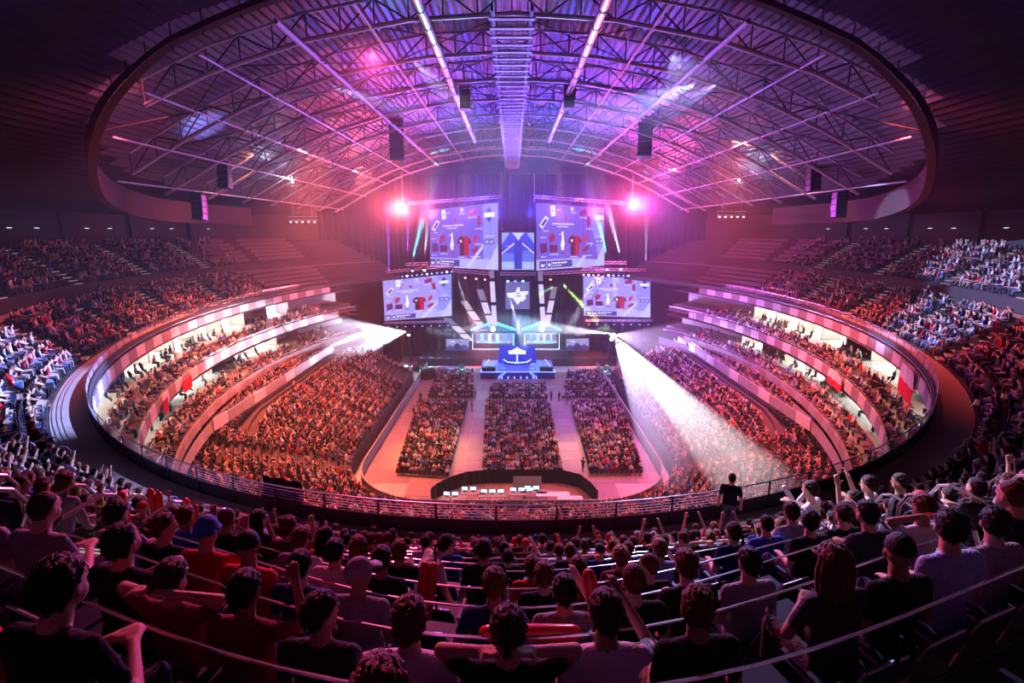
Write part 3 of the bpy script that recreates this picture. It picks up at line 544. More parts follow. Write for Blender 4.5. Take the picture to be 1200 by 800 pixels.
# banners and flags
def flag(nm, a, b_, h, cols, label, sag=0.12, horiz=True):
    a, b_ = Vector(a), Vector(b_); n = (b_ - a).cross(Vector((0, 0, 1))).normalized(); t = empty(nm, a, label=label, cat='flag'); k = len(cols); N = 8
    for j, c in enumerate(cols):
        m_ = MB(); vs = []
        for i in range(N + 1):
            p = a.lerp(b_, i / N) - a
            for q in (j / k, (j + 1) / k):
                vs.append(p + Vector((0, 0, -h * q)) + n * (.04 * math.sin(i * 1.9 + q * 3) + .05))
        m_.add(vs, [(2 * i, 2 * i + 1, 2 * i + 3, 2 * i + 2) for i in range(N)]); f_ = m_.build('stripe', mat('flag_cloth', c, .85), t); f_.modifiers.new('s', 'SOLIDIFY').thickness = .012
    return t
def rail_pt(u): # point of the guard rail under picture column u
    ph = np.linspace(-1.5, 1.5, 1500); x, y = ell(-.1, ph); us = np.array([px((x[i], y[i], 17.0))[0] for i in range(len(ph))]); i = int(np.argmin(np.abs(us - u))); return Vector((x[i], y[i], 17.05))
flag('flag', rail_pt(352), rail_pt(307), .9, [(.01, .01, .012), (.02, .03, .3), (.75, .06, .02)], 'black, blue and red striped flag tied to the upper tier guard rail')
def band_pt(y_, o_, sg, z):
    ph = np.linspace(0, 2.0, 900); x, y = ell(o_, ph * sg); i = int(np.argmin(np.abs(y - y_))); return Vector((x[i], y[i], z))
flag('flag', band_pt(31.5, -.2, 1, 15.9), band_pt(28.5, -.2, 1, 15.9), 1.9, [(.85, .85, .85), (.85, .01, .03)], 'white and red flag hanging from the topmost balcony fascia')
flag('flag', band_pt(42, -1.6, 1, 12.6), band_pt(39, -1.6, 1, 12.6), 1.2, [(.85, .85, .85), (.7, .01, .03)], 'white and red flag draped over the middle balcony fascia')
flag('banner', band_pt(39, -1.6, -1, 12.3), band_pt(41, -1.6, -1, 12.3), 1.0, [(.85, .01, .03)], 'plain red banner draped on the middle balcony fascia')
flag('banner', band_pt(34, -1.6, -1, 12.3), band_pt(35.3, -1.6, -1, 12.3), 1.0, [(.5, .01, .03)], 'narrow dark red banner beside the plain red banner')
# floor plates
t = bpy.data.objects['floor']
pms = []
for c in ((.22, .18, .165), (.19, .16, .15), (.25, .205, .185)):
    q = MB().box((0, 0, .015), (2.46, 2.46, .03)).build('x', mat('floor_plate', c, .5, noise=(1.2, .25))); pms.append(q.data); bpy.data.objects.remove(q)
for i in range(12):
    for j in range(18):
        X_, Y_ = -13.75 + 2.5 * i, 42 + 2.5 * j
        if abs(X_) > 9 and Y_ < 45: continue
        inst('plate', pms[(i * 5 + j * 3 + i * j) % 3], (X_, Y_, 0.0), (0, 0, 0), t)
# mixing desk area at the near end of the floor
dr = [on(u, v) for u, v in ((505, 590), (511, 584), (528, 575), (546, 569), (572, 566), (657, 566), (680, 572), (692, 582), (700, 592))]
b = MB()
for i in range(len(dr) - 1):
    a_, c_ = dr[i], dr[i + 1]; q = MB(); n_ = max(2, int((c_ - a_).length / .3)); vs = []
    for k in range(n_ + 1):
        p = a_.lerp(c_, k / n_); d_ = (c_ - a_).normalized().cross(Vector((0, 0, 1))) * (.03 * (-1) ** k)
        vs += [p + d_ + Vector((0, 0, .03)), p + d_ + Vector((0, 0, 1.45))]
    b.add(vs, [(2 * k, 2 * k + 1, 2 * k + 3, 2 * k + 2) for k in range(n_)])
b.build('drape_wall', M['black']).modifiers.new('s', 'SOLIDIFY').thickness = .02; tag(bpy.data.objects['drape_wall'], 'black cloth screen curving round the mixing desks at the end of the floor', 'screen')
bp = on(625, 560, 1.2); tag(MB().box(bp + Vector((-.6, -1.1, -.1)), (2.6, .08, 1.5), rx=-.3).build('gantry_panel', M['grey']), 'grey square panel leaning on the black screen behind the mixing desks', 'panel')
MON = emit_mat('monitor_glow', (.45, .75, 1), 2.2)
for i, (u, v, w_, lit, ds) in enumerate(((532, 583, 2.2, 1, 'desk with two glowing monitors at the west end'), (553, 577, 2.2, 1, 'desk with a bright blue monitor'), (577, 580, 2.4, 2, 'long desk with a row of monitors'), (606, 578, 1.6, 2, 'mixing desk with lit faders in the middle'), (627, 576, 2.2, 1, 'desk with small white screens'), (648, 579, 3.0, 0, 'long white topped table'), (668, 584, 2.2, 0, 'grey flight case table at the east end'))):
    p = on(u, v, .75); p.z = 0.03; t = empty('production_desk', p, label=ds + ' of the production area', cat='desk')
    MB().box((0, 0, .74), (w_, .8, .05)).build('table_top', M['white'] if lit == 0 else M['grey'], t)
    for sx in (-1, 1):
        for sy in (-1, 1): MB().box((sx * (w_ / 2 - .08), sy * .34, .36), (.05, .05, .72)).build('leg', M['dark_steel'], t)
    if lit:
        for j in range(2 if lit == 1 else 3):
            m_ = empty('monitor', p + Vector((-w_ / 2 + .45 + j * .75, .15, .77)), rz=.15 * (j - 1), label=f'{ordinal(j)} monitor from the west on the ' + ds, cat='monitor')
            MB().box((0, 0, .03), (.25, .18, .03)).build('stand', M['black'], m_); MB().box((0, 0, .3), (.58, .05, .36)).build('case', M['black'], m_)
            MB().box((0, -.03, .3), (.54, .012, .32)).build('display', MON, m_)
# ---------------------------------------------------------------- roof
RIM = lambda y: 31.5 * max(.05, 1 - abs((min(66, y) - 66) / 37.) ** 3.8) ** .263
RY = lambda x: 66 - 37 * max(.05, 1 - (abs(x) / 32.) ** 3.8) ** .263
ys = [33, 39.5, 46, 52.5, 59, 66, 74, 82, 89.5]
for ti, y_ in enumerate(ys):
    t = empty('roof_truss', (0, y_, 36), label=f'arched steel lattice truss across the roof, {ordinal(len(ys) - 1 - ti)} counted from the stage wall', cat='truss')
    xm = int(RIM(y_) / 2) * 2; xs = [x for x in np.arange(-xm, xm + .1, 2.0)]; dp = lambda x: 1.5
    MB().tube([(x, 0, rz(x) - 36 - .25) for x in xs], .09, 6).build('top_chord', M['steel'], t)
    MB().tube([(x, 0, rz(x) - 36 - 1.7) for x in xs], .13, 6).build('bottom_chord', M['steel'], t)
    b = MB()
    for i, x in enumerate(xs[:-1]):
        a_, c_ = (rz(x) - 36 - .25, rz(xs[i + 1]) - 36 - 1.7) if i % 2 else (rz(x) - 36 - 1.7, rz(xs[i + 1]) - 36 - .25)
        b.bar((x, 0, a_), (xs[i + 1], 0, c_), .07); b.bar((x, 0, rz(x) - 36 - .25), (x, 0, rz(x) - 36 - 1.7), .06)
    b.build('web', M['dark_steel'], t)['kind'] = 'stuff'
nth = 0
for x_ in (-29, -25, -21, -17, -12.4, -8.2, 8.2, 12.4, 17, 21, 25, 29):
    big = abs(abs(x_) - 12.4) < .1; r_ = .16 if big else .07; nth += 1
    o = MB().tube([(x_, RY(x_) + .5, rz(x_) - 1.75), (x_, 91, rz(x_) - 1.75)], r_, 6).build('purlin', M['steel'], None); tag(o, f'long straight steel purlin under the trusses, {["first","second","third","fourth","fifth","sixth","seventh"][(nth-1) if x_ < 0 else 12-nth]} in from the {"west" if x_ < 0 else "east"} side', 'beam')
for x_ in (-4.9, 4.9):
    t = empty('air_duct', (x_, 0, rz(x_) - 2.1), label=f'round silver air duct running along the roof, {"west" if x_ < 0 else "east"} of the catwalk', cat='duct')
    MB().tube([(0, 27, 0), (0, 72, 0)], .27, 12).build('pipe', M['duct'], t)
    for k in range(18): q = MB().tube([(0, 28 + k * 2.4, 0), (0, 28.12 + k * 2.4, 0)], .31, 12).build('ring', M['steel'], t)
# centre catwalk: ladder like
t = empty('catwalk', (0, 0, 34.3), label='long ladder-like lighting catwalk down the centre of the roof', cat='catwalk')
for s in (-1, 1):
    MB().box((.95 * s, 58.5, 0), (.14, 63, .25)).build('side_beam', M['dark_steel'], t); MB().tube([(.95 * s, 27, 1.0), (.95 * s, 90, 1.0)], .03, 5).build('rail', M['steel'], t)
rg = MB().box((0, 0, 0), (2.3, .3, .09)).box((0, 0, -.16), (1.5, .05, .06)).build('x', M['steel']); RG = rg.data; bpy.data.objects.remove(rg)
for k in range(52): inst('rung', RG, (0, 28 + 1.2 * k, -.1), (0, 0, 0), t)
for k in range(11): MB().bar((-.95, 28 + 6 * k, 0), (-.95, 28 + 6 * k, 3.0), .05).bar((.95, 28 + 6 * k, 0), (.95, 28 + 6 * k, 3.0), .05).build('hanger', M['dark_steel'], t)
# bracing in the plane of the roof
for i in range(len(ys) - 1):
    b = MB()
    for x0 in (-25, -17, -8.2, 0, 8.2, 17):
        x1_ = {-25: -17, -17: -8.2, -8.2: 0, 0: 8.2, 8.2: 17, 17: 25}[x0]
        b.bar((x0, ys[i], rz(x0) - 1.6), (x1_, ys[i + 1], rz(x1_) - 1.6), .05); b.bar((x1_, ys[i], rz(x1_) - 1.6), (x0, ys[i + 1], rz(x0) - 1.6), .05)
    for x0 in np.arange(-28, 29, 4.0):
        if abs(x0) < RIM(ys[i]): b.bar((x0, ys[i], rz(x0) - .4), (x0, ys[i + 1], rz(x0) - .4), .06)
    tag(b.build('roof_bracing', M['dark_steel']), f'crossed steel bracing rods in the {ordinal(len(ys) - 2 - i)} roof bay from the stage wall', 'bracing', kind='stuff')
# ring catwalk with mesh sides
def ringpt(a, g=0):
    n = 3.8; c, s = math.cos(a), math.sin(a); x = (32.6 + g) * (abs(c) ** (2 / n)) * (1 if c >= 0 else -1); y = 66 + (37 + g) * (abs(s) ** (2 / n)) * (1 if s >= 0 else -1); return x, y
hh = lambda y: .3 + 1.7 * min(1, max(0, (y - 30) / 8))
t = empty('ring_catwalk', (0, 64, 0), label='brown mesh-sided ring catwalk hanging under the roof edge', cat='catwalk')
for nm, g, z0, z1, mt in (('mesh_side', 0, -2.9, -.9, 'ring'), ('walkway', 0, 0, 0, 'ring'), ('mesh_side', .4, -2.9, -.9, 'ring')):
    b = MB(); N = 96; vs = []
    for i in range(N + 1):
        a = PI + PI * i / N
        if nm == 'walkway': x, y = ringpt(a, 0); x2_, y2_ = ringpt(a, .4); q_ = hh(y); vs += [(x, y - 64, rz(x) - .9 - q_), (x2_, y2_ - 64, rz(x) - .9 - q_)]
        else: x, y = ringpt(a, g); xr = ringpt(a, 0)[0]; vs += [(x, y - 64, rz(xr) - .9 - hh(y)), (x, y - 64, rz(xr) + z1)]
    b.add(vs, [(2 * i, 2 * i + 1, 2 * i + 3, 2 * i + 2) for i in range(N)]); b.build(nm, M[mt], t)
b = MB()
for i in range(48):
    x, y = ringpt(PI + PI * i / 48, .2); b.bar((x, y - 64, rz(x) - 1.4), (x, y - 64, rz(x) - .1), .06)
b.build('hanger', M['dark_steel'], t)['kind'] = 'stuff'
# hanging loudspeaker columns
def line_array(p, n, w_, label, yaw=0):
    t = empty('line_array', p, yaw, label=label, cat='loudspeaker'); MB().box((0, 0, .15), (w_ * 1.1, .6, .12)).build('bumper', M['dark_steel'], t)
    for k in range(n):
        a = .05 * k; c = MB().box((0, 0, -.28), (w_, .75, .5)).build('cabinet', M['glass'], t); c.location = (0, -.012 * k * k, -.56 * k); c.rotation_euler.x = -a
        MB().box((0, -.385, -.28), (w_ * .86, .02, .42)).build('grille', M['dark_steel'], c)
    for s in (-1, 1): MB().tube([(s * w_ * .4, 0, .15), (s * w_ * .4, 0, rz(p[0]) - p[2] - 1.7)], .02, 4).build('cable', M['dark_steel'], t)
    return t
line_array(at(463.5, 139, 62), 8, 1.6, 'tall black loudspeaker column hanging from the roof, west of the catwalk', .2); line_array(at(757, 137, 62), 8, 1.6, 'tall black loudspeaker column hanging from the roof, east of the catwalk', -.2)
for (u, v, Y_, ds) in ((545, 105, 48, 'small black speaker pod hanging beside the west air duct'), (667, 104, 48, 'small black speaker pod hanging beside the east air duct')): line_array(at(u, v, Y_), 3, .9, ds)
for (u, v, Y_, ds) in ((262, 192, 50, 'black speaker box hanging under the ring catwalk, west side, higher one'), (232, 228, 48, 'black speaker box hanging under the ring catwalk, west side, lower one'), (955, 195, 50, 'black speaker box hanging under the ring catwalk, east side, higher one'), (985, 225, 48, 'black speaker box hanging under the ring catwalk, east side, lower one')): line_array(at(u, v, Y_), 4, 1.0, ds)
# small lamp rigs hung at both sides
for u, v, ds in ((355, 258, 'west'), (857, 252, 'east')):
    p = at(u, v, 66); t = empty('lamp_rig', p, label=f'small lit truss rig hanging on cables on the {ds} side of the roof', cat='light rig')
    for dz in (0, .45): MB().tube([(-1.8, 0, dz), (1.8, 0, dz)], .05, 6).build('chord', M['steel'], t)
    for s in (-1, 1): MB().tube([(s * 1.2, 0, .4), (s * 1.2, 0, rz(p.x) - p.z - 1.7)], .02, 4).build('cable', M['steel'], t)
    for k in range(5): MB().box((-1.5 + .75 * k, 0, -.22), (.3, .3, .25)).build('lamp', M['glass'], t); MB().box((-1.5 + .75 * k, -.16, -.22), (.2, .02, .16)).build('lens', emit_mat('rig_lens', (1, .5, .6), 5), t)
for u, v, ds in ((343, 213, 'west'), (866, 211, 'east')):
    p = at(u, v, 60); t = empty('star_lamp', p, label=f'bright bare lamp with fins high under the roof on the {ds} side', cat='lamp')
    q = MB(); sph(q, (0, 0, 0), .11, 10, 6); q.build('bulb', emit_mat('bulb', (.85, .8, 1), 30), t); b = MB()
    for k in range(7): a = 2 * PI * k / 7; b.bar((.15 * math.cos(a), 0, .15 * math.sin(a)), (.95 * math.cos(a), 0, .95 * math.sin(a)), .03)
    b.build('fins', M['chrome'], t); MB().tube([(0, 0, .1), (0, 0, rz(p.x) - p.z - 1.7)], .02, 4).build('cable', M['steel'], t)
    point('star_lamp_light', p + Vector((0, -.4, 0)), (.8, .75, 1), 500, .1)
# ---------------------------------------------------------------- stage
def nth_(n): return f'{n}{"th" if 10 <= n % 100 <= 20 else {1: "st", 2: "nd", 3: "rd"}.get(n % 10, "th")}'
EM = {}
def E(c, s=1.0):
    k = (c, s)
    if k not in EM: EM[k] = emit_mat('screen_glow', c, s)
    return EM[k]
def screen(name, TL, TR, BR, BL, base, items, label, cat='screen', s=1.0, depth=.35, **kw):
    """flat LED screen: frame box behind, panel, and flat print on it; items = (part name, polygon in 0..1 picture coords, colour, strength)"""
    TL, TR, BR, BL = map(Vector, (TL, TR, BR, BL)); c0 = (TL + TR + BR + BL) / 4; n = (TR - TL).cross(BL - TL).normalized()
    if n.y > 0: n = -n
    t = empty(name, c0, label=label, cat=cat)
    P = lambda u, v: (TL.lerp(TR, u).lerp(BL.lerp(BR, u), v)) - c0
    MB().slab([P(-.012, -.015), P(1.012, -.015), P(1.012, 1.015), P(-.012, 1.015)], -n, depth).build('case', M['black'], t)
    MB().slab([P(0, 0) + n * .01, P(1, 0) + n * .01, P(1, 1) + n * .01, P(0, 1) + n * .01], n, .02).build('display', E(base, s), t)
    for k, (nm, poly, col, st) in enumerate(items):
        MB().slab([P(u, v) + n * (.035 + .004 * k) for u, v in poly], n, .01).build(nm, E(col, st * s), t)
    return t
def rc(x0, y0, x1, y1): return [(x0, y0), (x1, y0), (x1, y1), (x0, y1)]
def lines(x0, x1, y, n, rnd, h=.012, nm='text_line'):
    out = []; x = x0
    while x < x1:
        w_ = rnd.uniform(.012, .035); out.append((nm, rc(x, y, min(x + w_, x1), y + h), (.85, .8, 1), n)); x += w_ + .008
    return out
JER = [(.455, .50), (.5, .47), (.53, .49), (.56, .47), (.61, .5), (.635, .58), (.605, .61), (.595, .585), (.6, .79), (.47, .79), (.47, .585), (.455, .61), (.43, .58)]
def shop(flip=False):
    rn = random.Random(3); V, L, D, K = (.15, .09, .62), (.42, .42, .95), (.035, .02, .16), (.3, .02, .09)
    it = [('side_band', rc(.8, 0, 1, 1), (.25, .24, .85), 1), ('foot_band', rc(0, .84, 1, 1), (.42, .4, .95), 1), ('ray', [(.02, .78), (.05, .78), (.36, 0), (.33, 0)], (.2, .14, .75), 1), ('ray', [(.62, 0), (.655, 0), (.8, .35), (.8, .42)], (.2, .14, .75), 1),
          ('ray', [(.55, .98), (.8, .6), (.8, .66), (.6, 1)], (.55, .55, 1), 1), ('ray', [(.84, .98), (1, .6), (1, .95), (.93, 1)], (.5, .5, 1), 1),
          ('phone', [(.19, .03), (.25, .02), (.26, .17), (.2, .19)], (.85, .85, .95), 1), ('phone_mark', rc(.215, .08, .23, .12), D, 1),
          ('mouse_box', [(.03, .33), (.12, .18), (.17, .22), (.08, .38)], (.7, .7, .9), 1), ('mouse_box_label', [(.06, .32), (.12, .22), (.145, .245), (.085, .34)], D, 1),
          ('badge', [(.47, .04), (.5, .02), (.53, .04), (.51, .09), (.49, .09)], (.6, .55, .9), 1), ('keypad', [(.61, .08), (.72, .04), (.73, .13), (.62, .17)], K, 1), ('keypad_key', rc(.635, .085, .655, .11), D, 1), ('keypad_key', rc(.67, .075, .69, .1), D, 1),
          ('card_pack', [(.79, .17), (.83, .12), (.86, .28), (.82, .33)][0:4] if False else [(.72, .19), (.765, .14), (.775, .3), (.73, .33)], K, 1), ('ribbon', [(.38, .2), (.41, .17), (.44, .21), (.41, .25)], K, 1)]
    it += lines(.21, .52, .285, 1, rn, .022, 'headline') + lines(.28, .43, .33, 1, rn, .016, 'headline')
    it += [('headset', [(.16, .5), (.2, .44), (.25, .45), (.24, .54), (.17, .6)], K, 1), ('mat', [(.04, .6), (.13, .58), (.14, .72), (.05, .75)], (.12, .02, .14), 1), ('box', rc(.17, .62, .28, .73), (.12, .015, .1), 1),
           ('figure', [(.34, .42), (.365, .41), (.37, .5), (.385, .6), (.37, .7), (.34, .7), (.325, .62), (.345, .52)], (.8, .8, .95), 1), ('figure_base', [(.32, .74), (.39, .74), (.38, .76), (.33, .76)], K, 1),
           ('jersey', JER, (.09, .005, .03), 1), ('jersey_side', [(.53, .49), (.56, .47), (.61, .5), (.605, .58), (.6, .79), (.54, .79)], (.45, .01, .06), 1), ('jersey_mark', [(.47, .54), (.5, .53), (.505, .57), (.48, .58)], (.8, .7, .8), 1),
           ('shoe', [(.66, .55), (.7, .45), (.73, .49), (.71, .56), (.68, .6)], (.6, .02, .08), 1), ('glove', [(.64, .71), (.72, .64), (.75, .68), (.67, .76)], K, 1)]
    for x0, x1, y in ((.27, .33, .08), (.47, .55, .11), (.6, .72, .18), (.7, .8, .36), (.08, .15, .4), (.04, .12, .5), (.3, .36, .45), (.05, .12, .79), (.17, .29, .76), (.46, .56, .81), (.64, .78, .8), (.7, .8, .6), (.84, .97, .48)): it += lines(x0, x1, y, 1, rn)
    it += [('trophy_mark', [(.86, .12), (.9, .05), (.94, .12), (.97, .14), (.9, .2), (.83, .14)], D, 1), ('sponsor_plate', rc(.83, .13, .97, .2), (.75, .75, 1), 1), ('trophy_mark', [(.86, .21), (.94, .21), (.9, .28)], D, 1), ('sponsor_box', rc(.83, .53, .97, .61), (.12, .1, .4), 1), ('sponsor_shape', rc(.85, .55, .89, .59), L, 1), ('sponsor_shape', rc(.91, .55, .95, .59), L, 1),
           ('info_bar', rc(.02, .86, .115, .97), (.07, .05, .3), 1), ('info_bar', rc(.125, .86, .18, .97), (.07, .05, .3), 1), ('info_bar', rc(.19, .86, .48, .97), (.06, .04, .3), 1), ('arrow', [(.035, .94), (.05, .9), (.075, .92), (.1, .9), (.08, .95)], (.8, .8, 1), 1), ('label_shape', rc(.14, .9, .168, .94), (.8, .8, 1), 1)] + lines(.2, .4, .885, 1, rn, .025) + lines(.2, .33, .93, 1, rn, .014)
    return it
VIO = (.16, .1, .62)
screen('upper_screen', at(503.5, 246, 93), at(583.5, 237.5, 84), at(584, 316.5, 84), at(504.5, 312, 93), VIO, shop(), 'big tilted upper screen west of the stage centre showing shop goods and a red jersey', s=1.25)
screen('upper_screen', at(628.5, 237.5, 84), at(707.5, 243.5, 93), at(708, 311, 93), at(628.5, 317, 84), VIO, shop(), 'big tilted upper screen east of the stage centre showing shop goods and a red jersey', s=1.25)
LV_ = (.33, .28, .8)
screen('side_screen', at(448.5, 329, 92), at(529, 321, 90), at(529.5, 370, 90), at(451, 375.5, 92), LV_, shop(), 'lower pale side screen west of the stage, under the tilted upper screen', s=1.3)
screen('side_screen', at(683.5, 323.5, 90), at(762, 326, 92), at(762, 372, 92), at(684, 369.5, 90), LV_, shop(), 'lower pale side screen east of the stage, under the tilted upper screen', s=1.3)
W_ = (.85, .88, 1)
screen('centre_screen', at(588, 272.5, 86), at(626.5, 272.5, 86), at(626.5, 316, 86), at(588, 316, 86), (.05, .07, .85),
       [('haze_band', rc(0, .55, 1, .8), (.12, .2, .9), 1), ('haze_band', rc(0, .78, 1, 1), (.4, .55, 1), 1), ('foot_line', rc(.15, .9, .85, .915), W_, 1), ('roof_edge', [(0, 0), (.25, 0), (0, .32)], (.3, .45, 1), 1), ('roof_edge', [(.75, 0), (1, 0), (1, .32)], (.3, .45, 1), 1), ('ray', [(.0, .58), (.0, .55), (.4, .25), (.42, .27)], W_, 1.2), ('ray', [(1, .58), (1, .55), (.6, .25), (.58, .27)], W_, 1.2), ('tower', rc(.38, .2, .62, .98), (.03, .05, .6), 1),
        ('glow', [(.3, 0), (.7, 0), (.58, .1), (.5, .22), (.42, .1)], (.5, .6, 1), 1.2)] + lines(.12, .35, .35, 1, random.Random(5)) + lines(.65, .9, .5, 1, random.Random(6)), 'bright blue centre screen between the two tilted upper screens')
ST = [(0, .42), (.2, .4), (.4, .38), (.5, .2), (.6, .2), (.62, .36), (.8, .34), (1.0, .34), (.98, .45), (.85, .5), (.9, .6), (.78, .7), (.62, .72), (.5, .85), (.4, .72), (.28, .6), (.1, .56)]
screen('banner_screen', at(592.5, 330, 88), at(620.5, 330, 88), at(620.5, 362, 88), at(592.5, 362, 88), (.16, .15, .45), [('team_mark', [(.05 + .9 * a, c) for a, c in ST], W_, 1.1), ('mark_line', rc(.46, .4, .6, .44), (.2, .2, .6), 1), ('mark_line', rc(.44, .5, .64, .54), (.2, .2, .6), 1)], 'square lilac banner screen with a white winged shape under the centre screen')
for s in (-1, 1): bs_ = bpy.data.objects['banner_screen']; MB().bar(at(606.5 + s * 12, 331, 88.1) - bs_.location, at(606.5 + s * 13, 321.5, 85.1) - bs_.location, .03).build('cable', M['dark_steel'], bs_)
SCN = [('skyline', [(0, .75), (.15, .5), (.3, .65), (.5, .3), (.65, .6), (.8, .45), (1, .7), (1, 1), (0, 1)], (.06, .04, .25), 1), ('figure', [(.3, .9), (.4, .4), (.55, .38), (.7, .9)], (.02, .02, .1), 1), ('glint', [(.1, .2), (.4, .15), (.35, .3)], W_, 1)]
screen('stage_monitor', at(523, 397, 91), at(549.5, 397.5, 91), at(549.5, 410.5, 91), at(523, 410.5, 91), (.35, .32, .7), SCN, 'small wide monitor at the west side of the stage booths')
screen('stage_monitor', at(663.5, 397, 91), at(690, 396.5, 91), at(690, 410.5, 91), at(663.5, 410.5, 91), (.35, .32, .7), SCN, 'small wide monitor at the east side of the stage booths')
# deck
p0, p1 = on(563, 444, 0), on(650, 444, 0)
t = empty('stage', (0, 84, 0), label='low black stage with glowing blue steps and strips in front of the player booths', cat='stage')
yf = p0.y; hw = (p1.x - p0.x) / 2; cx = (p0.x + p1.x) / 2
MB().box((cx, 93.4 - 84, .75), (36, 7.2, 1.5)).build('back_deck', M['black'], t); MB().box((cx, (yf + 90) / 2 - 84, .6), (hw * 2, 90 - yf, 1.2)).build('front_deck', mat('blue_deck', (.05, .06, .3), .35), t)
MB().box((cx, 93 - 84, 2.1), (19, 5, 1.2)).build('booth_deck', M['black'], t)
for s in (-1, 1):
    MB().box((cx + s * hw * .78, yf + .6 - 84, .95), (hw * .36, .9, 1.9)).build('side_block', M['black'], t)
    MB().bar((cx + s * hw, yf - 84, 1.25), (cx + s * hw * .82, 90 - 84, 1.25), .12).build('edge_strip', M['blue_led'], t)
    for k in range(4): MB().box((cx + s * (hw * .5 - k * .32), yf - 84 - .1, .3 + .28 * k), (.12, .1, .5)).build('step_lamp', M['blue_led'], t); MB().bar((cx + s * (hw * .55 - .2 * k), yf - 84, .1 + .2 * k), (cx + s * (hw * .42 - .2 * k), yf + 2.4 - 84, 1.3), .05).build('edge_strip', M['ice_led'] if k == 0 else M['blue_led'], t)
for k in range(6): MB().box((cx - 2.6 + k * 1.04, yf - .15 - 84, .3), (.18, .1, .3)).build('front_lamp', M['blue_led'], t)
MB().tube([(cx - hw, yf - 84, 1.22), (cx + hw, yf - 84, 1.22)], .05, 5).build('edge_strip', M['blue_led'], t)
# casting table in the middle with crest shaped back panel
q = at(606, 420, 87.5); t = empty('presenter_desk', (q.x, 87.5, 1.2), label='glowing blue presenter desk in the centre of the stage front', cat='desk')
MB().slab([(-3.4, 0, 0), (3.4, 0, 0), (3.1, 0, 3.1), (-3.1, 0, 3.1)], (0, 1, 0), .2).build('back_panel', emit_mat('deep_blue', (.03, .03, .75), .9), t)
MB().slab([(-1.5, -.2, 1.7), (1.5, -.2, 1.7), (1.5, -.2, 2.3), (1.0, -.2, 2.3), (0, -.2, 2.9), (-1.0, -.2, 2.3), (-1.5, -.2, 2.3)], (0, -1, 0), .1).build('crest', E((.8, .85, 1), 1.6), t)
MB().box((0, -.3, .9), (.3, .2, 1.7)).build('crest_stem', E((.6, .7, 1), 1.4), t); MB().tube([(-2.4, -1, .9), (-1.6, -1.5, .55), (0, -1.7, .45), (1.6, -1.5, .55), (2.4, -1, .9)], .07, 6).build('table_edge', M['ice_led'], t)
MB().slab([(-2.4, -1, .0), (-1.6, -1.5, 0), (1.6, -1.5, 0), (2.4, -1, 0)], (0, 0, 1), .5).build('table_front', mat('blue_deck', (.05, .06, .3), .35), t)
# player booths
for (u0, u1, ds) in ((554, 602, 'west'), (614.5, 655, 'east')):
    a_, c_ = at(u0, 412, 92), at(u1, 412, 92); t = empty('player_booth', ((a_.x + c_.x) / 2, 92, 2.7), label=f'{ds} glass player booth under a peaked cyan roof', cat='booth'); w_ = c_.x - a_.x; h_ = 3.2
    MB().box((0, 2.2, h_ / 2), (w_, .15, h_)).build('back_wall', mat('booth_wall', (.25, .5, .65), .6), t); MB().box((0, 0, h_ + .05), (w_ + .3, 2.6, .12)).build('ceiling_panel', M['black'], t)
    for s in (-1, 1):
        MB().box((s * w_ / 2, 1, h_ / 2), (.12, 2.4, h_)).build('side_wall', M['dark_steel'], t); MB().bar((s * w_ / 2, -.25, 0), (s * w_ / 2, -.25, h_), .08).build('corner_strip', M['ice_led'], t)
        MB().slab([(0, 0, h_ + 1.75), (s * (w_ / 2 + .4), 0, h_ + .3), (s * (w_ / 2 + .4), 0, h_ + .12), (0, 0, h_ + 1.5)], (0, 1, 0), 2.0).build('roof_slope', E((.12, .65, .85), 1.5), t)
    MB().slab([(-w_ / 2, 0, h_ + .12), (w_ / 2, 0, h_ + .12), (0, 0, h_ + 1.5)], (0, 1, 0), .1).build('gable', E((.03, .3, .6), .7), t)
    q = MB(); sph(q, (0, -.2, h_ + .55), .42, 10, 6); q.build('gable_lamp', emit_mat('gable_lamp', (.5, .95, 1), 7), t)
    MB().box((0, -.1, h_ - .25), (w_ * .5, .08, .35)).build('name_board', E((.45, .6, .9), 1), t); MB().box((0, .4, .45), (w_ * .94, .7, .9)).build('counter', M['black'], t); MB().tube([(-w_ / 2, -.3, .05), (w_ / 2, -.3, .05)], .06, 5).build('floor_strip', M['ice_led'], t)
    for k in range(5):
        x = -w_ * .38 + k * w_ * .19; MB().box((x, .5, 1.25), (.62, .06, .42)).build('monitor', E((.75, .55, .75), 1.0), t); MB().box((x, 2.05, 1.7), (.8, .05, 1.3)).build('portrait_panel', E((.5, .3, .55), .8), t)
    point('booth_light', (t.location.x, 92.6, 5.3), (.3, .7, 1), 1500, .3)
# leaning strip panels between the screens
for i, (u0, v0, u1, v1, w_, ds) in enumerate(((523, 372, 552, 400, 1.0, 'first'), (543, 352, 568, 388, .9, 'second'), (562, 338, 577, 384, .8, 'third'), (575, 300, 580, 384, .6, 'fourth'), (632, 305, 637, 384, .6, 'fifth'), (650, 335, 640, 384, .7, 'sixth'))):
    a_, c_ = at(u0, v0, 94), at(u1, v1, 92); t = empty('light_strip', a_, label=f'slanting white light strip panel above the booths, {ds} from the west', cat='light strip'); d_ = c_ - a_; N = 3
    for k in range(N):
        p, q = d_ * (k / N + .02), d_ * ((k + 1) / N - .03); s_ = Vector((w_ * .72, 0, 0)); MB().slab([p - s_, p + s_, q + s_, q - s_], (0, -1, 0), .12).build('panel', E((.7, .62, .95), 1.1 if k else .35), t)
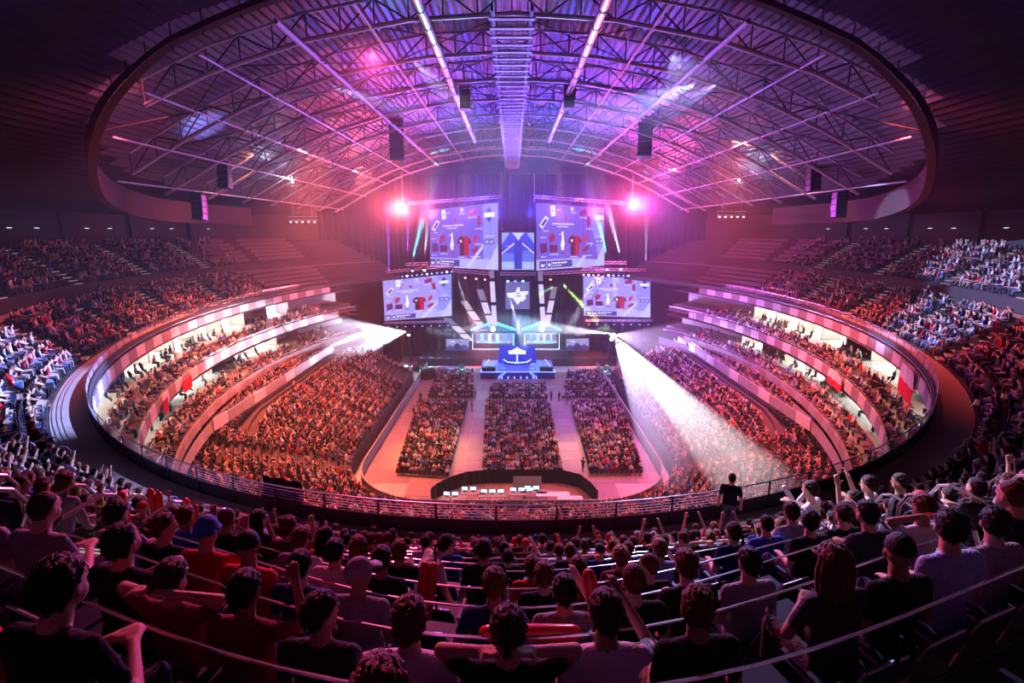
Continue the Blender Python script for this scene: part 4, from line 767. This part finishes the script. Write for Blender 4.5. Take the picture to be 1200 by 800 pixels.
# lighting rigs: small fixtures with bodies, lenses and lamps
FX = MB(); FX.box((0, 0, 0), (.34, .34, .2)).box((-.2, 0, -.22), (.05, .1, .4)).box((.2, 0, -.22), (.05, .1, .4)); sph(FX, (0, 0, -.38), (.17, .2, .24), 8, 6); fo = FX.build('x', M['glass']); FXM = fo.data; bpy.data.objects.remove(fo)
LNM = {}
for k in ('cyan_lens', 'white_lens', 'red_lens', 'blue_led'):
    q = MB(); sph(q, (0, -.1, -.52), (.13, .13, .1), 8, 5); o = q.build('x', M[k]); LNM[k] = o.data; bpy.data.objects.remove(o)
def tp(t0, t1, u, sc=1.3):
    a, b_ = at(*t0), at(*t1); return a.lerp(b_, (u - t0[0]) / (t1[0] - t0[0])) - Vector((0, 0, .1 * sc + .02))
TW, TE, TC, TRW, TRE, TUW, TUE, TDW, TDE = [((452, 320, 90), (532, 312, 88)), ((682, 316, 88), (764, 318, 90)), ((586, 322, 85), (628, 322, 85)), ((530, 318, 84), (575, 322, 84)), ((632, 322, 84), (710, 318, 84)), ((476, 311, 86.4), (502, 310, 86.4)), ((708, 309, 86.4), (734, 309, 86.4)), ((450, 379, 90.2), (530, 377, 90.2)), ((686, 376, 90.2), (764, 376, 90.2))]
def fixture(p, kind, label, group=None, sc=1.3):
    o = inst('stage_lamp', FXM, p, (.3, 0, random.uniform(-.5, .5))); o.scale = (sc,) * 3; l = inst('lens', LNM[kind], parent=o); return tag(o, label, 'stage lamp', group)
def truss(name, a, b_, label, w_=.4):
    a, b_ = Vector(a), Vector(b_); t = empty(name, a, label=label, cat='truss'); d = b_ - a; n = max(2, int(d.length / .9)); up = Vector((0, 0, w_)); sd = d.normalized().cross(Vector((0, 0, 1))) * w_
    for o_ in (Vector(), up, sd, up + sd): MB().tube([o_, d + o_], .04, 5).build('chord', M['steel'], t)
    b = MB()
    for k in range(n): p, q = d * (k / n), d * ((k + 1) / n); b.bar(p, q + up, .03).bar(p + up, p + sd, .03).bar(p + sd, q + up + sd, .03)
    b.build('lattice', M['steel'], t)['kind'] = 'stuff'; return t
truss('stage_truss', at(452, 320, 90), at(532, 312, 88), 'lattice truss with lamps over the west side screen'); truss('stage_truss', at(682, 316, 88), at(764, 318, 90), 'lattice truss with lamps over the east side screen')
truss('stage_truss', at(586, 322, 85), at(628, 322, 85), 'short lattice truss under the blue centre screen'); truss('stage_truss', at(530, 318, 84), at(575, 322, 84), 'lattice truss under the west tilted screen'); truss('stage_truss', at(632, 322, 84), at(710, 318, 84), 'lattice truss under the east tilted screen')
truss('stage_truss', at(478, 240, 86), at(588, 232, 86), 'long dark truss carrying the west tilted screen'); truss('stage_truss', at(626, 232, 86), at(736, 240, 86), 'long dark truss carrying the east tilted screen')
truss('stage_truss', at(588, 208, 86), at(588, 270, 86), 'upright truss tower above the centre screen, west leg', .6); truss('stage_truss', at(626, 208, 86), at(626, 270, 86), 'upright truss tower above the centre screen, east leg', .6)
for i in range(14): fixture(tp(*TW, 454 + i * 5.8), 'white_lens' if i % 4 == 0 else 'blue_led', 'small black moving head over the west side screen, ' + nth_(i + 1) + ' from the west', 'lamps over the west side screen')
for i in range(14): fixture(tp(*TE, 684 + i * 5.8), 'white_lens' if i % 4 == 1 else 'red_lens' if i < 4 else 'blue_led', 'small black moving head over the east side screen, ' + nth_(i + 1) + ' from the west', 'lamps over the east side screen')
for i, u in enumerate((595, 604, 613)): fixture(tp(*TC, u, 1.6), 'cyan_lens' if i != 1 else 'blue_led', f'lamp hanging under the blue centre screen, {ordinal(i)} from the west', None, 1.6); spot('cyan_lamp', at(u, 327, 84), at(u, 372, 86), CYAN if i != 1 else BLUE, 40000, 26, .5)
for i, (u, v) in enumerate(((545, 322), (558, 323), (568, 324), (645, 323), (698, 321), (706, 319))):
    fixture(tp(*(TRW if u < 600 else TRE), u), 'red_lens', f'small red lamp in the row under the tilted screens, {ordinal(i)} from the west', None, 1.3); spot('red_lamp', at(u, v, 83), at(u + (8 if u < 600 else -8), v + 60, 88), (1, .12, .06), 60000, 24, .5)
for i, (u, v, tu, tv, c, k) in enumerate(((483, 309, 493, 265, CYAN, 'cyan_lens'), (497, 308, 500, 270, WHITE, 'white_lens'), (712, 306, 702, 265, CYAN, 'cyan_lens'), (728, 307, 716, 265, WBL, 'white_lens'), (456, 326, 455, 262, PURP, 'blue_led'), (756, 322, 757, 262, WBL, 'blue_led'))):
    fixture(tp(*(TUW if u < 600 else TUE), u, 1.4) if 470 < u < 740 else tp(*(TW if u < 600 else TE), u, 1.4), k, f'upward pointing moving head lamp beside the tilted screens, {ordinal(i)} in the set', None, 1.4)
for i, u in enumerate(range(455, 528, 10)): fixture(tp(*TDW, u, 1.0), 'blue_led', 'small lamp pointing down under the west side screen, ' + nth_(i + 1) + ' from the west', 'lamps under the west side screen', 1.0); spot('down_lamp', at(u, 382, 90), at(u, 428, 90), [PURP, BLUE, (.1, .6, .7)][i % 3], 90000, 10, .5)
for i, u in enumerate(range(690, 762, 10)): fixture(tp(*TDE, u, 1.0), 'blue_led', 'small lamp pointing down under the east side screen, ' + nth_(i + 1) + ' from the west', 'lamps under the east side screen', 1.0)
o = fixture(BEAM_L + Vector((0, .4, .3)), 'white_lens', 'moving head lamp on a stand beside the stage, white beam to the west', None, 2.0)
MB().tube([(0, 0, -.3), (0, 0, -3.52)], .06, 6).build('stand', M['dark_steel'], o)
o = fixture(BEAM_R + Vector((0, .4, .3)), 'white_lens', 'dazzling moving head lamp throwing white beams east and down, beside the stage', None, 2.6); q = MB(); sph(q, (0, -.2, -.2), .16, 10, 6); q.build('bright_lens', M['hot'], o); MB().tube([(0, 0, -.3), (0, 0, -2.3)], .05, 6).build('stand', M['dark_steel'], o)
for p, ds in ((FLARE_L, 'west'), (FLARE_R, 'east')):
    t = empty('red_flood', p, label=f'glaring red-white flood lamp hanging in the haze on the {ds} side of the upper screens', cat='flood lamp'); q = MB(); sph(q, (0, .1, 0), .6, 14, 8); q.build('lens', emit_mat('flood_lens', (1, .62, .62), 40), t); MB().box((0, .95, 0), (1.1, .3, 1.1)).build('housing', M['glass'], t); MB().tube([(0, .95, .8), (0, .95, rz(p.x) - p.z - 1.7)], .04, 5).build('cable', M['steel'], t)
# curtains, wings and stage-side clutter
for (a_, c_), ds in zip((TW, TE, TC, TRW, TRE, TUW, TUE, TDW, TDE), ('truss over the west side screen', 'truss over the east side screen', 'truss under the blue centre screen', 'truss under the west tilted screen', 'truss under the east tilted screen', 'short truss beside the west flood', 'short truss beside the east flood', 'truss below the west side screen', 'truss below the east side screen')):
    p, q = at(*a_), at(*c_); t = empty('hoist_cable', p, label='pair of thin steel hoist cables holding the ' + ds, cat='cable')
    for d_ in (Vector(), q - p): MB().tube([d_, d_ + Vector((0, 0, rz(p.x + d_.x) - p.z - d_.z - 1.5))], .015, 4).build('cable', M['dark_steel'], t)
b = MB(); vs = []; N = 150
for i in range(N + 1): x = -21 + 42 * i / N; vs += [(x, 97.5 + .1 * math.sin(i * 1.7), .02), (x, 97.5 + .1 * math.sin(i * 1.7), 34)]
b.add(vs, [(2 * i, 2 * i + 1, 2 * i + 3, 2 * i + 2) for i in range(N)]); CU = mat('curtain_cloth', (.007, .006, .01), .95, spec=.05); tag(b.build('curtain', CU), 'tall dark curtain hanging behind the whole stage', 'curtain')
for s in (-1, 1):
    b = MB(); vs = []
    for i in range(101): x = s * (20.5 + 26 * i / 100); z1 = rz(x) - .1; z0 = .02 if abs(x) < 24 else 16.2 if abs(x) < 33 else 22.4; y = 92.5 + .08 * math.sin(i * 1.7); vs += [(x, y, z0), (x, y, z1)]
    b.add(vs, [(2 * i, 2 * i + 1, 2 * i + 3, 2 * i + 2) for i in range(100)]); tag(b.build('curtain', CU), f'dark curtain closing off the empty seats {"west" if s < 0 else "east"} of the stage', 'curtain')
truss('stage_truss', at(476, 311, 86.4), at(502, 310, 86.4), 'short lattice truss between the west tilted screen and the red flood'); truss('stage_truss', at(708, 309, 86.4), at(734, 309, 86.4), 'short lattice truss between the east tilted screen and the red flood')
truss('stage_truss', at(450, 379, 90.2), at(530, 377, 90.2), 'lattice truss under the lower west side screen', .25); truss('stage_truss', at(686, 376, 90.2), at(764, 376, 90.2), 'lattice truss under the lower east side screen', .25)
for i, (u, v, ds) in enumerate(((486, 432, 'west'), (476, 422, 'west'))):
    p = on(u + 16, v + 12, 0); t = empty('equipment_cart', p + Vector((0, 0, 0)), .6, label=f'{"tall" if i == 0 else "low"} black equipment case standing beside the stage on the {ds} side', cat='case'); MB().box((0, 0, .9 - .3 * i), (2.2, 1.2, 1.5 - .5 * i)).build('case', M['black'], t)
    for sx in (-1, 1):
        for sy in (-1, 1): MB().box((sx * .9, sy * .45, .08), (.12, .12, .16)).build('wheel', M['dark_steel'], t)

for u, v, ds in ((493, 428, 'west of the front stage on the floor'), (541, 427, 'beside the west corner of the low stage'), (711, 429, 'east of the front stage on the floor')):
    p = on(u, v, 1.6); o = fixture(p, 'cyan_lens', 'small cyan effect lamp on a stand ' + ds, None, 1.7); MB().tube([(0, 0, .1), (0, .4, -.95)], .05, 5).build('stand', M['dark_steel'], o); point('cyan_floor_lamp', p + Vector((0, -.9, -.3)), (.05, .8, .9), 150, .1)
# ---------------------------------------------------------------- seats
sb = [MB() for _ in range(3)]
sb[0].slab([(-.22, -.17, .42), (.22, -.17, .42), (.21, .2, .44), (-.21, .2, .44)], (0, 0, 1), .05)
sb[1].slab([(-.22, -.2, .42), (.22, -.2, .42), (.215, -.26, .72), (.17, -.27, .8), (-.17, -.27, .8), (-.215, -.26, .72)], (0, -1, 0), .035)
sb[2].tube([(-.235, -.22, .42), (-.23, -.29, .72), (-.18, -.305, .815), (.18, -.305, .815), (.23, -.29, .72), (.235, -.22, .42)], .013, 5); arm = MB().box((0, -.02, .62), (.04, .34, .03)).box((0, -.16, .5), (.03, .04, .24)); ped = MB().box((0, -.1, .21), (.1, .22, .42))
SM = []
for m_, k in ((sb[0], 'seat'), (sb[1], 'seat'), (sb[2], 'seat_edge'), (arm, 'seat'), (ped, 'dark_steel')): o = m_.build('x', M[k]); SM.append(o.data); bpy.data.objects.remove(o)
def seat(loc, rz_, label):
    t = empty('stadium_seat', loc, rz_, label=label, cat='seat', group='upper tier seats')
    inst('seat_pan', SM[0], parent=t); inst('backrest', SM[1], parent=t); inst('back_tube', SM[2], parent=t); inst('armrest', SM[3], (.25, 0, 0), parent=t); inst('pedestal', SM[4], parent=t); t.scale = (S_,) * 3; return t
# ---------------------------------------------------------------- where people sit
def inframe(x, y, z, m=60):
    u, v, Z = px((x, y, z)); return Z > .3 and -m < u < 1200 + m and -m < v < 800 + m
slots = []      # upper tier places: x, y, z, yaw, row, index, dist
for k in range(11):
    X, Y, A, P_, keep = row_pts(k, .52, .47)
    for i in range(len(X)):
        if keep[i] and inframe(X[i], Y[i], ROWZ[k] + 1.0, 70): slots.append((X[i], Y[i], ROWZ[k], A[i], k, P_[i], math.hypot(X[i], Y[i])))
slots.sort(key=lambda s: s[6])
print('upper slots', len(slots))
near = [s for s in slots if s[6] < 40]
SEATN = 300
b = MB()
def seat_lite(b, x, y, z, a):
    c, s_ = math.cos(a), math.sin(a); T = lambda p: (x + (p[0] * c - p[1] * s_) * S_, y + (p[0] * s_ + p[1] * c) * S_, z + p[2] * S_)
    vs = [T(p) for p in ((-.22, -.2, .3), (.22, -.2, .3), (.22, -.27, .8), (-.22, -.27, .8), (.22, .2, .43), (-.22, .2, .43), (-.22, -.2, .43), (.22, -.2, .43), (-.22, -.31, .8), (.22, -.31, .8), (.22, -.24, .3), (-.22, -.24, .3))]
    b.add(vs, [(0, 1, 2, 3), (6, 7, 4, 5), (3, 2, 9, 8), (8, 9, 10, 11)])
for s in slots[SEATN:]: seat_lite(b, *s[:4])
tag(b.build('seat_rows', mat('seat_grey', (.14, .12, .13), .5)), 'rows of dark folding seats filling the rest of the upper tier', 'seating', kind='stuff')
# ---- people in the upper tier
HEADS = [ # picture point of a head, variant, hair, shirt, hair colour, note
    (483, 722, 0, 2, 'white', 'brown'), (557, 716, 1, 0, 'navy blue', 'brown'), (628, 712, 0, 0, 'black', 'brown'), (640, 683, 0, 2, 'red', 'brown'), (697, 712, 4, 0, 'white', 'dark brown'), (352, 742, 11, 0, 'charcoal', 'dark brown'),
    (435, 775, 0, 0, 'black', 'auburn'), (540, 778, 5, 2, 'black', 'dark brown'), (648, 772, 4, 0, 'grey', 'black'), (745, 780, 0, 3, 'black', 'brown'), (1150, 668, 11, 0, 'light blue', 'black'), (985, 690, 10, 4, 'charcoal', 'auburn'), (843, 722, 11, 0, 'black', 'auburn'),
    (770, 738, 12, 3, 'black', 'brown'), (380, 700, 11, 6, 'grey', 'grey'), (285, 690, 4, 0, 'maroon', 'black'), (245, 700, 5, 0, 'maroon', 'dark brown'), (120, 705, 6, 0, 'black', 'black'), (1070, 680, 11, 6, 'black', 'black'), (595, 672, 0, 2, 'black', 'black'),
    (668, 660, 0, 0, 'black', 'brown'), (425, 650, 9, 4, 'black', 'auburn'), (1050, 640, 1, 0, 'charcoal', 'black'), (1130, 630, 11, 0, 'grey', 'black'), (890, 650, 0, 0, 'grey', 'black'), (1080, 625, 5, 0, 'white', 'auburn'), (160, 680, 11, 0, 'black', 'auburn'), (205, 640, 4, 7, 'red', 'bright blue'), (820, 700, 1, 0, 'black', 'auburn'), (455, 690, 0, 0, 'black', 'dark brown')]
EMPTY = [(905, 745), (870, 760), (930, 720), (880, 700), (500, 700), (520, 705), (960, 780), (820, 790), (690, 765), (710, 780), (245, 760), (200, 770), (905, 780), (930, 760), (60, 640), (100, 660), (1105, 745), (1190, 745), (1060, 770), (560, 682), (548, 672), (515, 685), (500, 676), (530, 700), (570, 668)]
hp_ = [px((s[0], s[1], s[2] + 1.0)) for s in slots]; used = {}
for h in HEADS:
    d = [(math.hypot(p[0] - h[0], p[1] - h[1]), i) for i, p in enumerate(hp_[:600]) if i not in used]; used[min(d)[1]] = h
for e in EMPTY:
    d = [(math.hypot(p[0] - e[0], p[1] - e[1]), i) for i, p in enumerate(hp_[:600]) if i not in used]; used[min(d)[1]] = None
ranks = {}
for i, s in enumerate(slots): ranks.setdefault((s[4], s[0] > 0), []).append((abs(s[5]), i))
place_name = {}
for (k, e), l in ranks.items():
    for n_, (_, i) in enumerate(sorted(l)): place_name[i] = (k, 'east' if e else 'west', n_ + 1)
VD = {0: 'hands on knees', 1: 'leaning forward', 2: 'arms folded', 3: 'arms up', 4: 'one hand raised', 5: 'hands behind head', 6: 'head bowed', 9: 'woman sitting', 10: 'woman leaning', 11: 'head turned', 12: 'head turned', 13: 'forearms on knees', 7: 'standing', 8: 'standing', 15: 'standing arms up'}
HD = ['short', 'short', 'curly', 'cropped', 'long', 'ponytail', 'cap', 'beanie']
for i, s in enumerate(slots[:SEATN]):
    rk = place_name[i]; seat((s[0], s[1], s[2]), s[3], f'dark plastic stadium seat with steel tube edge, {ordinal(s[4])} row, {nth_(rk[2])} {rk[1]} of centre')
np_people = 0; far = []; rr = random.Random(11); sticks = []
for i, s in enumerate(slots):
    rr.seed(int(s[0] * 977) * 7919 + int(s[1] * 977)); k = s[4]; side_occ = .97
    if s[1] > 66: side_occ = 0 if k < 5 else (.25 if s[1] < 70 else 0)
    elif k >= 5 and s[1] > 58: side_occ = .75
    if i in used:
        if used[i] is None: continue
    elif rr.random() > (.88 if s[6] < 12 else side_occ): continue
    x, y, z, a = s[0], s[1], s[2], s[3]; face = math.atan2(92 - y, -x) - PI / 2; d_ = (face - a + PI) % (2 * PI) - PI; yaw = a + .55 * d_
    hx, hy = x + math.sin(a) * 0, y
    if np_people < 283:
        if i in used: _, _, v, st, sh, hc = used[i]
        else:
            v = rr.choice([0, 0, 1, 1, 2, 0, 4, 5, 6, 11, 12, 13, 9, 10, 3 if s[6] > 8 else 0]); st = rr.choice([4, 5, 4] if v in (9, 10) else [0, 0, 0, 1, 2, 2, 3, 6 if rr.random() < .5 else 0]); sh = rr.choice(SW); hc = rr.choice(HW)
            if st in (6, 7): hc = rr.choice(['black', 'grey', 'navy blue', 'red'])
        rk = place_name.get(i, (k, 'east', 0)); hair_d = f'{hc} {HD[st]}' + ('' if st >= 6 else ' hair')
        person(v, st, (x, y, z), yaw, sh, hc, f'person in {sh}, {hair_d}, {VD[v]}, {ordinal(k)} row, {nth_(rk[2])} {rk[1]}', None, S_ * rr.uniform(.96, 1.04)); np_people += 1
        if v == 4 and (i in used or rr.random() < .5): sticks.append((x, y, z, yaw, i))
    else: far.append((x, y, z, yaw, 1 if s[6] < 26 else 0))
# standing figures
rowd = lambda: None
def stander(v, st, x, y, z, yaw, sh, hc, label): person(v, st, (x, y, z), yaw, sh, hc, label, None, 1.0)
stander(7, 0, -.33, 5.35, 18.69, .1, 'black', 'dark brown', 'person standing in the cross aisle in a black shirt, seen from behind, arms down')
stander(14, 5, -1.25, 5.5, 18.69, -1.0, 'white', 'dark brown', 'woman bending forward in the cross aisle in a white top and blue jeans')
stander(7, 0, -3.3, 6.0, 18.69, -1.3, 'light blue', 'black', 'person in light blue shirt standing in the cross aisle, west of the bending woman')
stander(7, 0, 5.65, 12.1, 16.13, -.4, 'black', 'black', 'person in black standing alone at the guard rail, east of the centre')
for j, (x, y, v, sh) in enumerate(((4.35, 6.75, 8, 'white'), (4.8, 6.5, 15, 'black'), (5.3, 6.9, 8, 'white'), (5.8, 7.0, 7, 'charcoal'))): stander(v, j % 3, x, y, 18.69, .7, sh, 'dark brown', f'{ordinal(j)} of four brightly lit people in the east cross aisle, {sh} shirt')
# red inflatable sticks
def stick(c, d, L, label, col='red'):
    c, d = Vector(c), Vector(d).normalized(); p = [c + d * t for t in (-L / 2, -L / 2 + .015, -L / 2 + .06, 0, L / 2 - .06, L / 2 - .015, L / 2)]
    o = MB().tube([q - c for q in p], [.008, .035, .048, .05, .048, .035, .008], 10).build('inflatable_stick', M[col], None, None, True); o.location = c; return tag(o, label, 'inflatable stick')
stick(at(495, 692, 3.95), (.12, .1, 1), .55, 'red inflatable stick held upright, western of a touching pair above the white shirted person'); stick(at(504, 693, 3.95), (.16, .1, 1), .55, 'red inflatable stick held upright, eastern of a touching pair above the white shirted person')
stick(at(622, 741, 2.62), (1, .05, -.04), .62, 'red inflatable stick lying level across the shoulders of a seated person'); stick(at(697, 711, 2.95), (-.2, .3, 1), .5, 'glossy red inflatable stick leaning on the hood of a white jacket')
for (u, v, Y, d, ds) in ((655, 640, 9.4, (-.1, 0, 1), 'thin upright one near the centre'), (706, 640, 9.4, (-.35, 0, 1), 'tilted one, west of a pair near the gangway'), (714, 642, 9.3, (.2, 0, 1), 'upright one, east of a pair near the gangway'), (415, 648, 8.8, (.1, 0, 1), 'held by a person west of the black standing figure'), (520, 648, 8.9, (-.1, 0, 1), 'between the bending woman and the black standing figure'),
                         (146, 600, 5.6, (0, 0, 1), 'single tall one on the west side'), (181, 594, 6.2, (-.1, 0, 1), 'west of a pair on the west side'), (187, 598, 6.2, (.1, 0, 1), 'east of a pair on the west side'), (221, 604, 6.6, (-.05, 0, 1), 'west of a lit pair beside the blue beanie'), (228, 612, 6.4, (.15, 0, 1), 'east of a lit pair beside the blue beanie')):
    stick(at(u, v, Y), d, .55, 'red inflatable stick, ' + ds)
stick(at(976, 640, 5.9), (-.08, 0, 1), .62, 'white printed inflatable stick held up on the east side', 'white'); stick(at(925, 580, 9.2), (-.7, 0, 1), .5, 'white inflatable stick, west of a crossed pair by the gangway', 'white'); stick(at(944, 578, 9.2), (.7, 0, 1), .5, 'white inflatable stick, east of a crossed pair by the gangway', 'white')
# phone with a lit screen
p = at(119, 709, 3.0); t = empty('phone', p, .6, label='mobile phone with a bright blue-white display held in the dark at the west side', cat='phone'); MB().box((0, 0, 0), (.075, .01, .15)).build('case', M['glass'], t); MB().box((0, -.007, 0), (.066, .003, .135)).build('display', emit_mat('phone_display', (.5, .55, 1), 3), t); t.rotation_euler.x = -.5
# ---- crowds
crowd('upper_tier_crowd', far, 'dense seated crowd filling the upper tier round the arena')
low = []
for j in range(LROW):
    o0, z0 = lrow(j); x, y = inner(o0 + .4, (40.5, 79.5)); X, Y, A, t_ = resample(x, y, .46)
    for i in range(len(X)):
        if j in (12, 13) and Y[i] > 44: continue
        if Y[i] > 48.5: al = min(abs(Y[i] - q) for q in (57, 68, 79)) < .6
        elif abs(X[i]) < 7: al = abs(X[i]) < .55
        else: an = math.atan2(48.5 - Y[i], abs(X[i]) - 7); al = min(abs(an - q) * (8 + o0) for q in (.35, 1.2)) < .55
        if al or (Y[i] > 74 and j > 8 and abs(X[i]) > 0 and rr.random() < .5) or rr.random() > .95: continue
        if X[i] < 0 and 72 < Y[i] < 77 and j < 6: continue
        face = math.atan2(92 - Y[i], -X[i]) - PI / 2; d_ = (face - A[i] + PI) % (2 * PI) - PI; low.append((X[i], Y[i], float(lz(j, Y[i])), A[i] + .6 * d_, 0))
crowd('lower_tier_crowd', low, 'dense seated crowd filling the lower tier beside the floor')
su = []
for (o0, z0, dens) in ((-.75, 12.1, .6), (.15, 12.5, .6), (1.3, 12.9, .3), (-2.0, 8.8, .75), (-1.1, 9.2, .7), (.2, 9.6, .3)):
    x, y = ell(o0, np.linspace(-2.0, 2.0, 500)); X, Y, A, t_ = resample(x, y, .55)
    for i in range(len(X)):
        if 16 < Y[i] < 82 and rr.random() < dens: su.append((X[i], Y[i], z0, A[i], 0))
crowd('suite_crowd', su, 'guests sitting and standing on the open suite balconies')
fl = []; ch = MB()
def block(c4, rows, seats, zc=1.0):
    TL, TR, BR, BL = [on(u, v, zc) for u, v in c4]
    for r_ in range(rows):
        a_, c_ = BL.lerp(TL, (r_ + .5) / rows), BR.lerp(TR, (r_ + .5) / rows); n_ = max(4, int((c_ - a_).length / .46))
        for q in range(n_):
            p = a_.lerp(c_, (q + .5) / n_); seat_lite(ch, p.x, p.y, .03, 0)
            if rr.random() < .95: fl.append((p.x, p.y, .03, rr.uniform(-.1, .1) - p.x * .006, 0))
block(((489, 467), (548, 467), (526, 551), (463, 547)), 30, 0); block(((569, 467), (644, 467), (661, 553), (564.5, 553)), 31, 0); block(((669, 467), (728, 467), (754.6, 547), (691, 548)), 30, 0)
block(((512, 430), (555, 430), (555, 462), (501, 462)), 11, 0); block(((575, 446), (640, 446), (642, 463), (572, 463)), 6, 0); block(((665, 432), (716, 430), (724, 462), (658, 462)), 11, 0)
crowd('floor_crowd', fl, 'seated crowd on the chair blocks of the arena floor'); tag(ch.build('chair_rows', mat('chair_black', (.03, .03, .035), .5)), 'blocks of black chairs on the arena floor under the crowd', 'chairs', kind='stuff')
# staff standing on the floor
for i, (u, v, ds) in enumerate(((485, 489, 'near the west boards'), (553, 482, 'in the west aisle'), (545, 468, 'head of the west aisle, western of a pair'), (557, 467, 'head of the west aisle, eastern of a pair'), (646, 470, 'head of the east aisle, western of a group'), (651, 469, 'head of the east aisle, mid group'), (655, 471, 'head of the east aisle, eastern of a group'), (664, 474, 'beside the east chair block corner'), (683, 553, 'at the near end of the east aisle'), (731, 552, 'alone beside the east chair block, near end'), (493, 471, 'at the west stand end by the lit gap'))):
    p = on(u, v, 0.03)
    if i != 5: person([7, 8][i % 2], i % 3, (p.x, p.y, .03), rr.uniform(-3, 3), ['black', 'charcoal', 'navy blue'][i % 3], 'dark brown', 'dark clothed person on the floor, ' + ds, None, .9)
